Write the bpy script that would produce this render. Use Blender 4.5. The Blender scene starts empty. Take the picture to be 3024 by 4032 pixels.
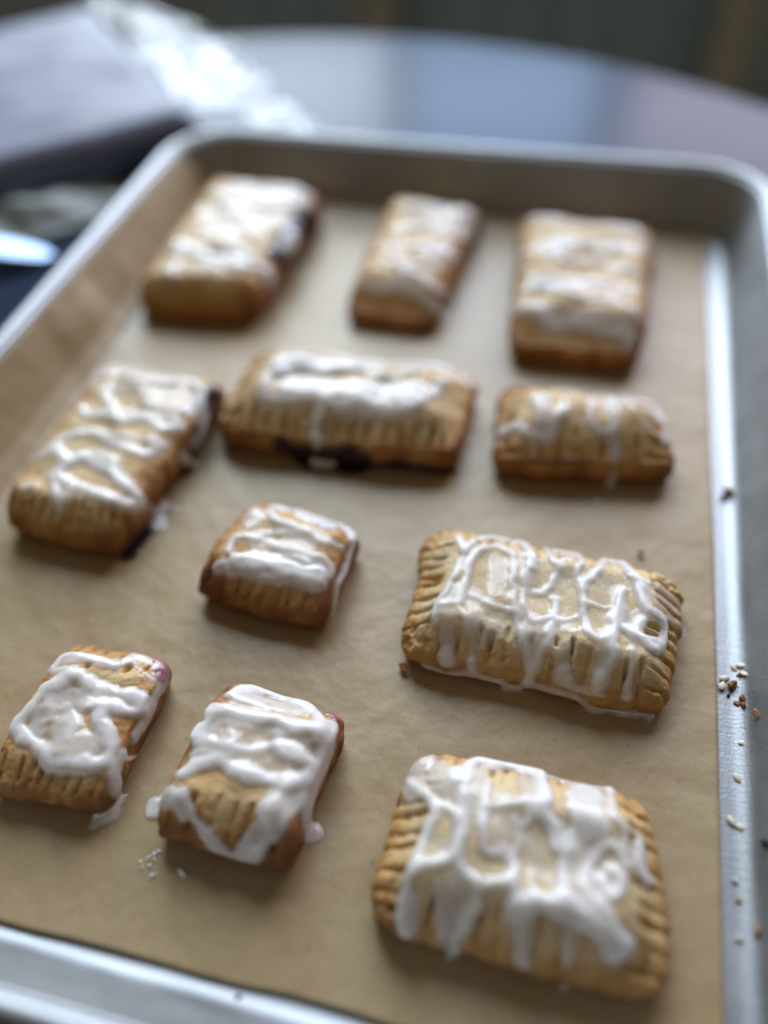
import bpy, bmesh, math, random
import numpy as np
from mathutils import Matrix, Vector
random.seed(4)
SC = bpy.context.scene
COL = SC.collection

# ---------------------------------------------------------------- camera
cam = bpy.data.cameras.new('camera'); camo = bpy.data.objects.new('camera', cam); COL.objects.link(camo)
CR = Vector((0.97050304, 0.23778669, -0.03976615)); CU = Vector((-0.15423892, 0.73915603, 0.65563612)); CF = Vector((-0.18529493, 0.63016336, -0.75402913))
m = Matrix.Identity(4)
for i in range(3):
    m[i][0], m[i][1], m[i][2] = CR[i], CU[i], -CF[i]
m.translation = (0.07214, -0.22180, 0.23273)
camo.matrix_world = m
cam.sensor_fit = 'VERTICAL'; cam.sensor_height = 36; cam.lens = 36 * 3189.1 / 4032
cam.clip_start = .01; cam.clip_end = 50
cam.dof.use_dof = True; cam.dof.focus_distance = .246; cam.dof.aperture_fstop = 2.0
SC.camera = camo

# ---------------------------------------------------------------- light: a dim warm room and a tall window behind the tray
w = bpy.data.worlds.new('World'); SC.world = w; w.use_nodes = True
bg = w.node_tree.nodes['Background']; bg.inputs['Color'].default_value = (.72, .58, .43, 1); bg.inputs['Strength'].default_value = .085
def window_lamp(name, x0, x1, z0, z1, radiance, color, y=1.8):
    l = bpy.data.lights.new(name, 'AREA'); l.shape = 'RECTANGLE'; l.size = x1 - x0; l.size_y = z1 - z0
    l.energy = radiance * math.pi * (x1 - x0) * (z1 - z0); l.color = color
    o = bpy.data.objects.new(name, l); COL.objects.link(o)
    o.location = ((x0 + x1) / 2, y, (z0 + z1) / 2); o.rotation_euler = (math.radians(-90), 0, 0)
    return o
window_lamp('window_light', -1.30, -.425, .28, 2.8, 6.5, (.79, .905, 1.0))
window_lamp('window_light', -.375, .085, .28, 2.8, 5.0, (.54, .73, 1.0))
window_lamp('window_light', .15, .95, .28, 2.0, 3.8, (.92, .87, 1.0))

SC.render.engine = 'CYCLES'; SC.cycles.use_denoising = True
SC.cycles.max_bounces = 10; SC.cycles.transparent_max_bounces = 24
SC.view_settings.view_transform = 'Standard'; SC.view_settings.look = 'None'
SC.view_settings.exposure = 0.92; SC.view_settings.gamma = 1

# ---------------------------------------------------------------- pastry surfaces (pure numpy, metres)
def vnoise(x, y, seed=0):
    xi = np.floor(x).astype(np.int64); yi = np.floor(y).astype(np.int64)
    fx = x - xi; fy = y - yi
    fx = fx * fx * fx * (fx * (fx * 6 - 15) + 10); fy = fy * fy * fy * (fy * (fy * 6 - 15) + 10)
    def h(i, j):
        n = (i * 374761393 + j * 668265263 + seed * 974634533) & 0x7fffffff
        n = ((n ^ (n >> 13)) * 1274126177) & 0x7fffffff
        n = (n ^ (n >> 16)) & 0xffff
        return n / 32767.5 - 1.0
    a = h(xi, yi); b = h(xi + 1, yi); c = h(xi, yi + 1); d = h(xi + 1, yi + 1)
    return (a * (1 - fx) + b * fx) * (1 - fy) + (c * (1 - fx) + d * fx) * fy

def fbm(x, y, seed=0, octv=3):
    s = 0; a = 1.0; t = 0
    for o in range(octv):
        s = s + a * vnoise(x * 2 ** o + 17.3 * o, y * 2 ** o - 9.1 * o, seed + o); t += a; a *= .5
    return s / t

def sstep(x, a=0., b=1.):
    t = np.clip((x - a) / (b - a), 0, 1)
    return t * t * (3 - 2 * t)

WALL = .2      # ring width of the side wall in grid units
APRON = .4     # ring width of the strip of paper round the pastry
APMM = .013    # how far that strip reaches

def pastry_axes(P):
    q = np.array(P['quad'])
    hA = .25 * (np.linalg.norm(q[1] - q[0]) + np.linalg.norm(q[2] - q[3]))
    hB = .25 * (np.linalg.norm(q[3] - q[0]) + np.linalg.norm(q[2] - q[1]))
    return q, hA, hB

def grid_lines(half, res):
    n = max(8, int(round(half / res)))
    top = np.linspace(-1, 1, 2 * n + 1)
    w = np.linspace(1, 1 + WALL, max(6, int(.011 / res)) + 1)[1:]
    ap = np.linspace(1 + WALL, 1 + WALL + APRON, max(6, int(APMM / res)) + 1)[1:]
    return np.concatenate([-ap[::-1], -w[::-1], top, w, ap]), len(ap)

def pastry_surface(P, A, B, detail=True):
    """grid arrays A,B -> xyz array, bake array"""
    q, hA, hB = pastry_axes(P)
    seed = P['seed']
    M = np.maximum(np.abs(A), np.abs(B)); Ms = np.maximum(M, 1e-6)
    da, db = A / Ms, B / Ms
    s = np.minimum(M, 1.)
    n = P.get('round', 12.)
    k = 1. / np.maximum(np.abs(da) ** n + np.abs(db) ** n, 1e-3) ** (1. / n)
    k = 1 + (k - 1) * np.clip(s, 0, 1) ** 3
    pa, pb = da * s * k, db * s * k
    # edge distances (metres) to near, right, far, left
    e = [(1 + pb) * hB, (1 - pa) * hA, (1 - pb) * hB, (1 + pa) * hA]
    along = [pa * hA, pb * hB, pa * hA, pb * hB]
    H, he = P['H'], P['he']
    rise = np.ones_like(A); groove = np.zeros_like(A); scal = np.zeros_like(A)
    rng = np.random.RandomState(seed)
    dmin = np.full_like(A, 9.)
    for i, t in enumerate(P['sides']):
        ei = e[i]; dmin = np.minimum(dmin, ei)
        if t == 'cut':
            r = .62 + .38 * sstep(ei, -.002, .006)
        else:
            w = P.get('slope', .0105)
            r = sstep(ei, -.006, w)
            r = .12 + .88 * np.clip((r - .2) / .8, 0, 1)
        rise = rise * r
        if detail and t == 'crimp':
            hl = hA if i in (0, 2) else hB
            c = -hl + .003
            sp = P.get('pitch', .0046) * rng.uniform(.92, 1.12)
            while c < hl - .002:
                ci = c + rng.uniform(-.0004, .0004)
                wd = rng.uniform(.00045, .00085); dp = rng.uniform(.35, 1.2) * P.get('crimp', .0012)
                ln = rng.uniform(.0062, .0105); tilt = rng.uniform(-.16, .16)
                x = (along[i] - ci - tilt * ei) / wd
                g = np.exp(-x * x)
                win = sstep(ei, -.001, .0015) * (1 - sstep(ei, ln - .001, ln + .001))
                pit = np.exp(-((ei - ln + .0022) / .0018) ** 2) * np.exp(-(x * .9) ** 2)
                groove = np.maximum(groove, g * win * dp + pit * dp * rng.choice([.3, .9, 1.8, 3.2]))
                near = np.exp(-((along[i] - ci) / (wd * 1.5)) ** 2) * (np.abs(ei) < .004)
                scal = np.maximum(scal, near)
                c += sp * rng.uniform(.72, 1.32)
    zt = he + (H - he) * rise
    X0 = pa * hA * 1000; Y0 = pb * hB * 1000
    lump = fbm(X0 / 14 + seed * 3.1, Y0 / 14, seed, 2)
    zt = zt * (1 + .10 * lump)
    if detail:
        inside = sstep(s, 0, .9)
        zt = zt - groove
        zt = zt + (.3 + .7 * np.exp(-np.maximum(dmin - .006, 0) / .003)) * (.00045 * fbm(X0 / 4.2, Y0 / 4.2 + seed, seed + 5, 3) + .0003 * fbm(X0 / 2., Y0 / 2., seed + 9, 2))
    # wall and apron
    t = np.clip((M - 1) / WALL, 0, 1)
    ap = np.clip((M - 1 - WALL) / APRON, 0, 1)
    z = zt * (1 - t ** 1.15)
    bul = P.get('bulge', .0016)
    off = bul * np.sin(np.pi * np.clip(t, 0, 1)) ** .8 + .0004 * t
    if detail:
        ang = np.arctan2(db, da)
        off = off - .0007 * scal * (1 - t) * (M >= .9) + (M > 1) * .0009 * vnoise(X0 / 3.5 + t * 3, Y0 / 3.5 + t * 2.2, seed + 21) * np.sin(np.pi * t)
    off = off + ap * APMM
    na, nb = np.sign(da) * np.abs(da) ** 6, np.sign(db) * np.abs(db) ** 6
    nl = np.sqrt(na * na + nb * nb) + 1e-9
    wig = 1.0
    pa2 = pa + na / nl * off / hA; pb2 = pb + nb / nl * off / hB
    # gentle waviness of the outline
    ow = P.get('wave', .0012) * sstep(s, .5, 1)
    pa2 = pa2 + ow / hA * fbm(Y0 / 16 + 3, X0 / 40 + seed, seed + 31, 2)
    pb2 = pb2 + ow / hB * fbm(X0 / 16 + 7, Y0 / 40 + seed, seed + 37, 2)
    u, v = (pa2 + 1) / 2, (pb2 + 1) / 2
    xy = (q[0][:, None, None] * (1 - u) * (1 - v) + q[1][:, None, None] * u * (1 - v)
          + q[2][:, None, None] * u * v + q[3][:, None, None] * (1 - u) * v)
    z = np.where(ap > 0, 0, z)
    bake = .16 + .42 * np.exp(-np.maximum(dmin, 0) / .004) + .20 * t + .35 * t ** 4
    cd = np.sqrt((1 - np.abs(pa)) ** 2 * hA ** 2 + (1 - np.abs(pb)) ** 2 * hB ** 2)
    bake = bake + .35 * np.exp(-cd / .006) + .22 * fbm(X0 / 9 + 5, Y0 / 9, seed + 41, 3) + P.get('bake', 0.)
    bake = bake - .25 * np.clip(groove / .0015, 0, 1) * 0
    return np.stack([xy[0], xy[1], z], -1), bake

def catmull(pts, step=.0008):
    p = np.array(pts, float)
    if len(p) == 1: p = np.concatenate([p, p + [[.0004, 0, 0]]])
    ext = np.concatenate([[2 * p[0] - p[1]], p, [2 * p[-1] - p[-2]]])
    out = []
    for i in range(1, len(ext) - 2):
        a, b, c, d = ext[i - 1:i + 3]
        m = max(2, int(np.linalg.norm(c - b) / step))
        t = np.linspace(0, 1, m, endpoint=False)[:, None]
        out.append(.5 * (2 * b + (c - a) * t + (2 * a - 5 * b + 4 * c - d) * t * t + (3 * b - a - 3 * c + d) * t ** 3))
    out.append(p[-1:])
    return np.concatenate(out)
def glaze_field(V, strokes, seed=0, soft=2.2):
    """V (N,3) smooth surface points -> thickness in metres of the glaze laid along the strokes"""
    wob = np.stack([fbm(V[:, 0] * 260, V[:, 1] * 260 + V[:, 2] * 200, seed + 51, 2), fbm(V[:, 0] * 260 + 40, V[:, 1] * 260 + V[:, 2] * 200, seed + 61, 2), np.zeros(len(V))], -1) * .0009
    W = V + wob
    acc = np.zeros(len(V))
    rng = np.random.RandomState(seed + 3)
    for kind, r, h, pts in strokes:
        c = catmull(pts)
        ph = rng.uniform(0, 6); L = np.arange(len(c)) * .0008
        rr = r * (1 + .13 * np.sin(L * 480 + ph) + .06 * np.sin(L * 1170 + 2 * ph))
        R = r * 1.35
        sel = np.where(np.all((W > c.min(0) - R) & (W < c.max(0) + R), 1))[0]
        if len(sel) == 0: continue
        best = np.full(len(sel), 9.)
        Ws = W[sel]
        for j in range(len(c)):
            d = Ws - c[j]
            np.minimum(best, np.sqrt((d * d).sum(1)) / rr[j], out=best)
        if kind == 'r':
            cc = h * np.maximum(0, 1 - best ** 2) ** .68
        else:
            cc = h * sstep(1 - best, 0, .5)
        acc[sel] += cc ** soft
    return acc ** (1. / soft)

def level(t, n, passes=3):
    """let the glaze settle: repeated box blur over the grid"""
    for _ in range(passes):
        for ax in (0, 1):
            c = np.cumsum(np.pad(t, [(n + 1, n) if a == ax else (0, 0) for a in (0, 1)], mode='edge'), axis=ax)
            t = (np.take(c, range(2 * n + 1, c.shape[ax]), axis=ax) - np.take(c, range(0, c.shape[ax] - 2 * n - 1), axis=ax)) / (2 * n + 1)
    return t
PASTRY = {
 'p1': dict(H=0.02, he=0.01, sides=['crimp', 'cut', 'crimp', 'cut'], bake=0.1, res=0.0009, crimp=0.002, pitch=0.0055, quad=[[-0.13034, 0.07006], [-0.07273, 0.07404], [-0.06901, 0.17508], [-0.13066, 0.18067]], seed=10,
  strokes=[
   ('icing','f',0.008,0.00056,[(-0.1176,0.1564,0.0211),(-0.0756,0.1603,0.0201)]),
   ('icing','f',0.008,0.00056,[(-0.1198,0.1395,0.019),(-0.0804,0.1428,0.0193)]),
   ('icing','f',0.006,0.00056,[(-0.1162,0.1209,0.02),(-0.0852,0.1224,0.0208)]),
   ('icing','f',0.006,0.00056,[(-0.1197,0.1011,0.0199),(-0.0865,0.1008,0.0207)]),
   ('icing','f',0.005,0.001,[(-0.0924,0.0928,0.0199),(-0.0811,0.0905,0.0204)]),
   ('icing','r',0.003,0.00155,[(-0.1159,0.1623,0.0214),(-0.1025,0.1702,0.0191),(-0.0843,0.1668,0.021),(-0.0725,0.1621,0.0188)]),
   ('icing','r',0.0024,0.00124,[(-0.107,0.1499,0.0205),(-0.0864,0.1488,0.0204),(-0.0729,0.1511,0.0197)]),
   ('icing','r',0.0024,0.00124,[(-0.1156,0.1239,0.0201),(-0.1006,0.1316,0.019),(-0.0814,0.1299,0.0207)]),
   ('icing','r',0.003,0.00155,[(-0.1027,0.1117,0.0212),(-0.0904,0.1059,0.0209),(-0.0805,0.0987,0.0208)]),
   ('icing','r',0.003,0.00155,[(-0.1218,0.0972,0.0195),(-0.1181,0.1061,0.0196),(-0.1052,0.0972,0.0191),(-0.09,0.0941,0.0201),(-0.0811,0.0905,0.0204)]),
   ('icing','r',0.0024,0.00124,[(-0.1163,0.0881,0.0194),(-0.1058,0.0891,0.0198),(-0.0948,0.0879,0.0206)]),
   ('icing','r',0.0024,0.00124,[(-0.1177,0.0842,0.02),(-0.1141,0.0794,0.0193)]),
   ('filling','f',0.006,0.001,[(-0.0689,0.15,0.0153),(-0.0707,0.1306,0.0167),(-0.0713,0.1085,0.0168)]),
   ('filling','f',0.003,0.0008,[(-0.0688,0.1243,0.0053),(-0.0696,0.1351,0.001)]),
   ('icing','r',0.00408,0.0019,[(-0.0698,0.1271,0.0157),(-0.07,0.1166,0.0152)]),
   ('icing','r',0.00408,0.0016,[(-0.0733,0.0944,0.0182),(-0.07,0.0927,0.0121)]),
  ]),
 'p2': dict(H=0.018, he=0.006, sides=['plain', 'cut', 'crimp', 'cut'], bake=0.14, res=0.0009, slope=0.02, quad=[[-0.03027, 0.08501], [0.01133, 0.08367], [0.01728, 0.18456], [-0.02844, 0.18952]], seed=17,
  strokes=[
   ('icing','f',0.007,0.00056,[(-0.0138,0.1632,0.0189),(0.014,0.1639,0.0165)]),
   ('icing','f',0.006,0.00056,[(-0.0173,0.1436,0.0175),(0.016,0.1539,0.0124)]),
   ('icing','f',0.005,0.00056,[(-0.0185,0.1238,0.0171),(0.0104,0.1291,0.0171)]),
   ('icing','f',0.004,0.00056,[(-0.0059,0.1039,0.0192),(0.0051,0.0993,0.0165)]),
   ('icing','r',0.0024,0.00124,[(-0.0187,0.16,0.019),(-0.0033,0.1665,0.0168),(0.0163,0.169,0.0134)]),
   ('icing','r',0.00264,0.00136,[(0.0128,0.1663,0.0171),(0.016,0.1539,0.0124)]),
   ('icing','r',0.0024,0.00124,[(-0.018,0.1419,0.0174),(-0.0047,0.1468,0.0182),(0.0103,0.1421,0.0166),(0.0172,0.1506,0.0066)]),
   ('icing','r',0.0024,0.00124,[(-0.0208,0.1252,0.0172),(-0.0056,0.1248,0.019),(0.0077,0.1211,0.0184),(0.0159,0.1338,0.0077)]),
   ('icing','r',0.0024,0.00124,[(-0.0251,0.0959,0.0142),(-0.0141,0.0939,0.0139),(-0.0057,0.0984,0.017),(-0.008,0.1076,0.0191),(-0.0165,0.1117,0.0178)]),
   ('icing','r',0.0024,0.00124,[(-0.0054,0.0954,0.0151),(0.0031,0.0931,0.0133),(0.0121,0.0903,0.0092),(0.0139,0.0955,0)]),
   ('icing','r',0.00216,0.00112,[(0.0014,0.1019,0.0178),(0.0101,0.0986,0.0142),(0.0189,0.1088,0)]),
   ('icing','r',0.0024,0.00124,[(-0.0182,0.1112,0.0179),(-0.0027,0.1109,0.0189),(0.0096,0.1133,0.016)]),
  ]),
 'p3': dict(H=0.02, he=0.009, sides=['plain', 'cut', 'crimp', 'cut'], bake=0.1, res=0.0009, slope=0.02, quad=[[0.04863, 0.07001], [0.10357, 0.07182], [0.1059, 0.17527], [0.0425, 0.1784]], seed=24,
  strokes=[
   ('icing','f',0.007,0.00056,[(0.0578,0.1634,0.0189),(0.0943,0.1617,0.0189)]),
   ('icing','f',0.006,0.00056,[(0.0554,0.1346,0.0197),(0.0999,0.1415,0.0191)]),
   ('icing','f',0.006,0.00056,[(0.0538,0.1035,0.0193),(0.0968,0.1059,0.0196)]),
   ('icing','f',0.005,0.00056,[(0.0519,0.0857,0.0176),(0.0983,0.0828,0.0177)]),
   ('icing','r',0.0024,0.00124,[(0.0481,0.1596,0.0196),(0.0623,0.1637,0.0179),(0.0841,0.1633,0.0178),(0.0942,0.1571,0.0197),(0.1052,0.151,0.0149)]),
   ('icing','r',0.0024,0.00124,[(0.0593,0.1429,0.0199),(0.0749,0.1401,0.0207),(0.0928,0.1439,0.0191)]),
   ('icing','r',0.00264,0.00136,[(0.0453,0.1275,0.0171),(0.0555,0.1316,0.02),(0.0667,0.1234,0.0199),(0.0812,0.1268,0.0192),(0.0944,0.1212,0.0196),(0.1033,0.1218,0.0168)]),
   ('icing','r',0.00264,0.00136,[(0.05,0.0993,0.0174),(0.0592,0.1015,0.0192),(0.0739,0.0944,0.0213),(0.0878,0.0952,0.0203),(0.1005,0.0894,0.0191)]),
   ('icing','r',0.00264,0.00136,[(0.048,0.0844,0.0149),(0.0572,0.0862,0.0177),(0.0669,0.079,0.0137),(0.0759,0.0807,0.0153),(0.0882,0.0783,0.0144),(0.099,0.0786,0.0142),(0.0979,0.0753,0.0119)]),
   ('icing','r',0.0024,0.00124,[(0.0482,0.1109,0.0176),(0.0677,0.1088,0.0199),(0.0872,0.1088,0.0201)]),
  ]),
 'p4': dict(H=0.018, he=0.01, sides=['crimp', 'cut', 'plain', 'cut'], bake=0.05, res=0.0007, quad=[[-0.11905, -0.06812], [-0.07267, -0.07023], [-0.06574, 0.01761], [-0.11948, 0.01976]], seed=31,
  strokes=[
   ('icing','f',0.006,0.00056,[(-0.1085,0.0122,0.0166),(-0.0811,0.011,0.0173)]),
   ('icing','f',0.006,0.0005,[(-0.1088,-0.0012,0.0176),(-0.079,0.0018,0.0175)]),
   ('icing','f',0.004,0.00063,[(-0.1072,-0.0169,0.0181),(-0.0727,-0.0126,0.0183)]),
   ('icing','f',0.003,0.00063,[(-0.0996,-0.0262,0.0176),(-0.0731,-0.0268,0.0171)]),
   ('icing','f',0.004,0.0005,[(-0.0954,-0.0409,0.0174),(-0.0834,-0.0444,0.0192)]),
   ('icing','f',0.004,0.0005,[(-0.0746,-0.0511,0.0178)]),
   ('icing','r',0.00264,0.00136,[(-0.1193,0.0073,0.0158),(-0.1145,0.016,0.0144),(-0.1034,0.0193,0.0116),(-0.0877,0.0179,0.0117),(-0.0727,0.009,0.0171),(-0.0699,0.0035,0.0162),(-0.0699,-0.0078,0.0167)]),
   ('icing','r',0.00192,0.00099,[(-0.119,-0.0018,0.0161),(-0.1128,0.0069,0.0178),(-0.0978,0.006,0.0189),(-0.084,0.0056,0.0178)]),
   ('icing','r',0.0024,0.00124,[(-0.133,0.0005,0),(-0.1109,-0.0165,0.0179),(-0.1006,-0.0165,0.0184),(-0.0934,-0.0187,0.018),(-0.0848,-0.0154,0.0178),(-0.0753,-0.0197,0.0182),(-0.0698,-0.0159,0.0169)]),
   ('icing','r',0.00204,0.00105,[(-0.1083,-0.0048,0.0174),(-0.0981,-0.0136,0.0184),(-0.0946,-0.018,0.0182)]),
   ('icing','r',0.00216,0.00112,[(-0.088,-0.0074,0.0182),(-0.0782,-0.0072,0.0181),(-0.0705,-0.0071,0.0169)]),
   ('icing','r',0.0024,0.00124,[(-0.1134,-0.0389,0.0185),(-0.111,-0.0321,0.0184),(-0.1068,-0.0283,0.0182),(-0.0997,-0.0274,0.0175),(-0.0903,-0.0308,0.0179),(-0.0804,-0.0337,0.0189),(-0.0752,-0.0342,0.0179),(-0.0718,-0.0256,0.0162)]),
   ('icing','r',0.0024,0.00124,[(-0.1194,-0.0424,0.0157),(-0.1146,-0.0424,0.0184),(-0.1105,-0.0382,0.0186),(-0.1053,-0.0422,0.0186),(-0.1,-0.0383,0.0175),(-0.0935,-0.0373,0.0177),(-0.085,-0.0413,0.0195)]),
   ('icing','r',0.00264,0.00136,[(-0.1055,-0.0512,0.0181),(-0.103,-0.0441,0.0182),(-0.0989,-0.0401,0.0174),(-0.0914,-0.0422,0.0179),(-0.0824,-0.0468,0.0191),(-0.0746,-0.0511,0.0178),(-0.0702,-0.0524,0.0131),(-0.0711,-0.0564,0.0146),(-0.0768,-0.0584,0.0186),(-0.0842,-0.057,0.0191),(-0.0942,-0.0549,0.0182),(-0.102,-0.0514,0.018),(-0.1049,-0.0519,0.0181)]),
   ('icing','r',0.00216,0.00112,[(-0.1049,-0.0525,0.0181),(-0.1,-0.0589,0.0179),(-0.0958,-0.0648,0.0153)]),
   ('icing','r',0.0018,0.00093,[(-0.0954,-0.0567,0.0182),(-0.0952,-0.0624,0.0172)]),
   ('icing','r',0.0018,0.00093,[(-0.1127,-0.0598,0.0183),(-0.1095,-0.0573,0.0185)]),
   ('icing','f',0.003,0.001,[(-0.0659,-0.0024,0.0128),(-0.0655,-0.01,0.0096),(-0.0661,-0.0164,0.0087)]),
   ('icing','r',0.0024,0.00124,[(-0.0674,-0.0242,0.009),(-0.0676,-0.0204,0)]),
   ('icing','r',0.0024,0.00124,[(-0.0696,-0.042,0),(-0.0695,-0.0475,0),(-0.0669,-0.0538,0)]),
   ('icing','r',0.0018,0.00093,[(-0.0695,-0.0494,0.0058),(-0.0655,-0.0429,0)]),
   ('filling','f',0.0036,0.0009,[(-0.066,0.0113,0.014),(-0.0656,-0.0015,0.012),(-0.0658,-0.0144,0.0069),(-0.0682,-0.0228,0.001)]),
   ('filling_low','f',0.0026,0.0008,[(-0.0695,-0.0552,0),(-0.0714,-0.0678,0)]),
  ]),
 'p5': dict(H=0.022, he=0.0115, sides=['crimp', 'plain', 'crimp', 'crimp'], bake=0.0, res=0.0008, slope=0.017, crimp=0.0022, pitch=0.0055, quad=[[-0.05775, -0.00865], [0.0375, -0.00384], [0.03686, 0.0449], [-0.05886, 0.04255]], seed=38,
  strokes=[
   ('icing','f',0.007,0.00135,[(-0.0387,0.0225,0.0218),(0.0205,0.0445,0.0129)]),
   ('icing','f',0.006,0.0012,[(-0.0325,0.0113,0.0211),(0.0199,0.0169,0.0222)]),
   ('icing','f',0.004,0.00105,[(-0.0068,0.0058,0.0215),(0.0164,0.0069,0.0209)]),
   ('icing','f',0.005,0.0006,[(0.0205,0.0445,0.0129),(0.0343,0.037,0.0137)]),
   ('icing','r',0.0024,0.00124,[(-0.0421,0.0038,0.02),(-0.043,0.0176,0.0219),(-0.0371,0.036,0.0182),(-0.0251,0.044,0.0124)]),
   ('icing','r',0.0024,0.00124,[(-0.0421,0.0038,0.02),(-0.0306,0.0042,0.0197),(-0.0193,0.0076,0.0206),(-0.0058,0.0023,0.0193),(0.0075,0.004,0.0189),(0.0189,0.0081,0.0217),(0.0252,0.0203,0.0201),(0.0272,0.0286,0.0197)]),
   ('icing','r',0.00216,0.00112,[(-0.0363,0.0226,0.0218),(-0.0214,0.0231,0.0208),(-0.0071,0.0266,0.0217),(0.0067,0.0241,0.0212),(0.0179,0.0326,0.0208)]),
   ('icing','r',0.00216,0.00112,[(-0.0206,0.0124,0.0208),(-0.0069,0.0159,0.0216),(0.0074,0.0165,0.0206),(0.018,0.0215,0.0223)]),
   ('icing','r',0.0024,0.00124,[(-0.0245,0.044,0.0124),(-0.0048,0.0436,0.0125),(0.0079,0.0436,0.0122),(0.0205,0.0445,0.0129)]),
   ('icing','r',0.0024,0.00124,[(-0.0224,0.0141,0.0209),(-0.0175,0.0053,0.0199),(-0.018,-0.0011,0.016),(-0.0168,-0.0077,0.0101)]),
   ('icing','r',0.0012,0.00062,[(-0.0106,0.0014,0.0184),(-0.0103,-0.0046,0.013)]),
   ('filling','f',0.006,0.0007,[(-0.0249,-0.008,0.0038),(-0.0163,-0.0081,0.0038),(-0.0075,-0.0078,0.0052),(0.0006,-0.0078,0.0055)]),
   ('filling','f',0.004,0.0006,[(-0.0316,-0.0086,0.0075),(-0.0235,-0.008,0.0045)]),
   ('filling','f',0.005,0.0006,[(-0.0213,-0.0085,0),(-0.0102,-0.008,0),(0.001,-0.0077,0)]),
   ('filling','f',0.0028,0.0005,[(0.0027,-0.0071,0.0016),(0.0137,-0.0068,0.0041),(0.0259,-0.0053,0.0032),(0.037,-0.0016,0)]),
   ('icing','r',0.00312,0.0016,[(-0.0173,-0.0081,0),(-0.0117,-0.0075,0)]),
  ]),
 'p6': dict(H=0.021, he=0.0105, sides=['crimp', 'crimp', 'crimp', 'crimp'], bake=0.05, res=0.0007, slope=0.016, crimp=0.0022, pitch=0.0055, quad=[[0.0528, -0.00197], [0.11839, 0.00777], [0.11111, 0.04137], [0.04936, 0.03946]], seed=45,
  strokes=[
   ('icing','f',0.005,0.00063,[(0.0649,0.0256,0.0206),(0.0704,0.0094,0.0181)]),
   ('icing','f',0.005,0.00063,[(0.0753,0.0404,0.0122),(0.1042,0.041,0.0113)]),
   ('icing','f',0.005,0.00063,[(0.098,0.0292,0.0203),(0.1117,0.0325,0.012)]),
   ('icing','r',0.00216,0.00112,[(0.0741,0.0403,0.0123),(0.0753,0.0191,0.0221),(0.0731,0.0122,0.0203),(0.072,0.007,0.0164),(0.0643,0.0068,0.0166),(0.0589,0.0114,0.0159),(0.0525,0.0115,0.0114)]),
   ('icing','r',0.00192,0.00099,[(0.0799,0.0405,0.0119),(0.0859,0.0301,0.0187),(0.0855,0.0166,0.0205),(0.0905,0.0119,0.018),(0.0948,0.0159,0.0193),(0.0926,0.026,0.0204),(0.0887,0.0405,0.0117)]),
   ('icing','r',0.00216,0.00112,[(0.0944,0.0147,0.0188),(0.0962,0.0071,0.013),(0.0976,0.0029,0)]),
   ('icing','r',0.00192,0.00099,[(0.0929,0.0312,0.0189),(0.1004,0.0411,0.0116),(0.1102,0.0395,0.0109),(0.114,0.0294,0.0117),(0.1142,0.0156,0.013)]),
   ('icing','r',0.00144,0.00074,[(0.1015,0.0234,0.0213),(0.1092,0.0184,0.0168)]),
   ('icing','r',0.0012,0.00062,[(0.0937,-0.0056,0),(0.0962,-0.0037,0)]),
   ('filling','f',0.0009,0.0005,[(0.0643,-0.0009,0.0112),(0.0741,-0.0001,0.0105),(0.0861,0.0032,0.0122)]),
  ]),
 'p7': dict(H=0.0165, he=0.0085, sides=['crimp', 'cut', 'plain', 'cut'], bake=0.12, res=0.0004, level=0.0006, quad=[[-0.0372, -0.08087], [0.00658, -0.08496], [0.01075, -0.04901], [-0.02942, -0.04118]], seed=52,
  strokes=[
   ('icing','f',0.0045,0.00056,[(-0.0264,-0.05,0.0155),(-0.0253,-0.0571,0.0164)]),
   ('icing','f',0.005,0.00126,[(-0.0113,-0.0443,0.0104),(0.0008,-0.0509,0.0145)]),
   ('icing','f',0.004,0.00056,[(-0.0138,-0.0577,0.0166),(0.0038,-0.0595,0.0176)]),
   ('icing','f',0.004,0.00056,[(-0.0204,-0.0647,0.0164),(-0.002,-0.0649,0.0172)]),
   ('icing','f',0.004,0.0007,[(-0.0008,-0.0691,0.0168),(0.0052,-0.0705,0.0161)]),
   ('icing','r',0.0024,0.00124,[(-0.0222,-0.0431,0.0104),(-0.0175,-0.0432,0.0101),(-0.0119,-0.0442,0.0104),(-0.0057,-0.0456,0.0106),(0.0006,-0.0463,0.0106),(0.0063,-0.0475,0.0104),(0.0097,-0.0507,0.0115)]),
   ('icing','r',0.00204,0.00105,[(-0.0217,-0.0471,0.0132),(-0.0179,-0.0534,0.0168),(-0.0132,-0.0542,0.017),(-0.008,-0.0556,0.0172),(-0.004,-0.0575,0.0173)]),
   ('icing','r',0.00144,0.00074,[(-0.0203,-0.0604,0.0165),(-0.0134,-0.059,0.0166),(-0.0089,-0.0579,0.0169),(-0.0041,-0.0581,0.0172),(0.0004,-0.0599,0.0173),(0.0048,-0.0601,0.0172),(0.0084,-0.0589,0.0146)]),
   ('icing','r',0.00192,0.00099,[(-0.0283,-0.0704,0.0169),(-0.0289,-0.0647,0.0165),(-0.0251,-0.0628,0.0166),(-0.0201,-0.0629,0.0164)]),
   ('icing','r',0.00144,0.00074,[(-0.016,-0.0641,0.0163),(-0.0101,-0.0655,0.0168),(-0.004,-0.0658,0.0171),(0.0025,-0.0663,0.0175),(0.0061,-0.0677,0.0162),(0.0084,-0.0703,0.0149),(0.0068,-0.073,0.015)]),
   ('icing','r',0.00216,0.00112,[(-0.0306,-0.0764,0.0147),(-0.0264,-0.075,0.0161),(-0.0236,-0.0723,0.0167),(-0.0207,-0.0702,0.0165),(-0.0152,-0.0703,0.0165),(-0.01,-0.0691,0.0163),(-0.005,-0.0686,0.0167),(-0.0009,-0.0697,0.0167)]),
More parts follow.
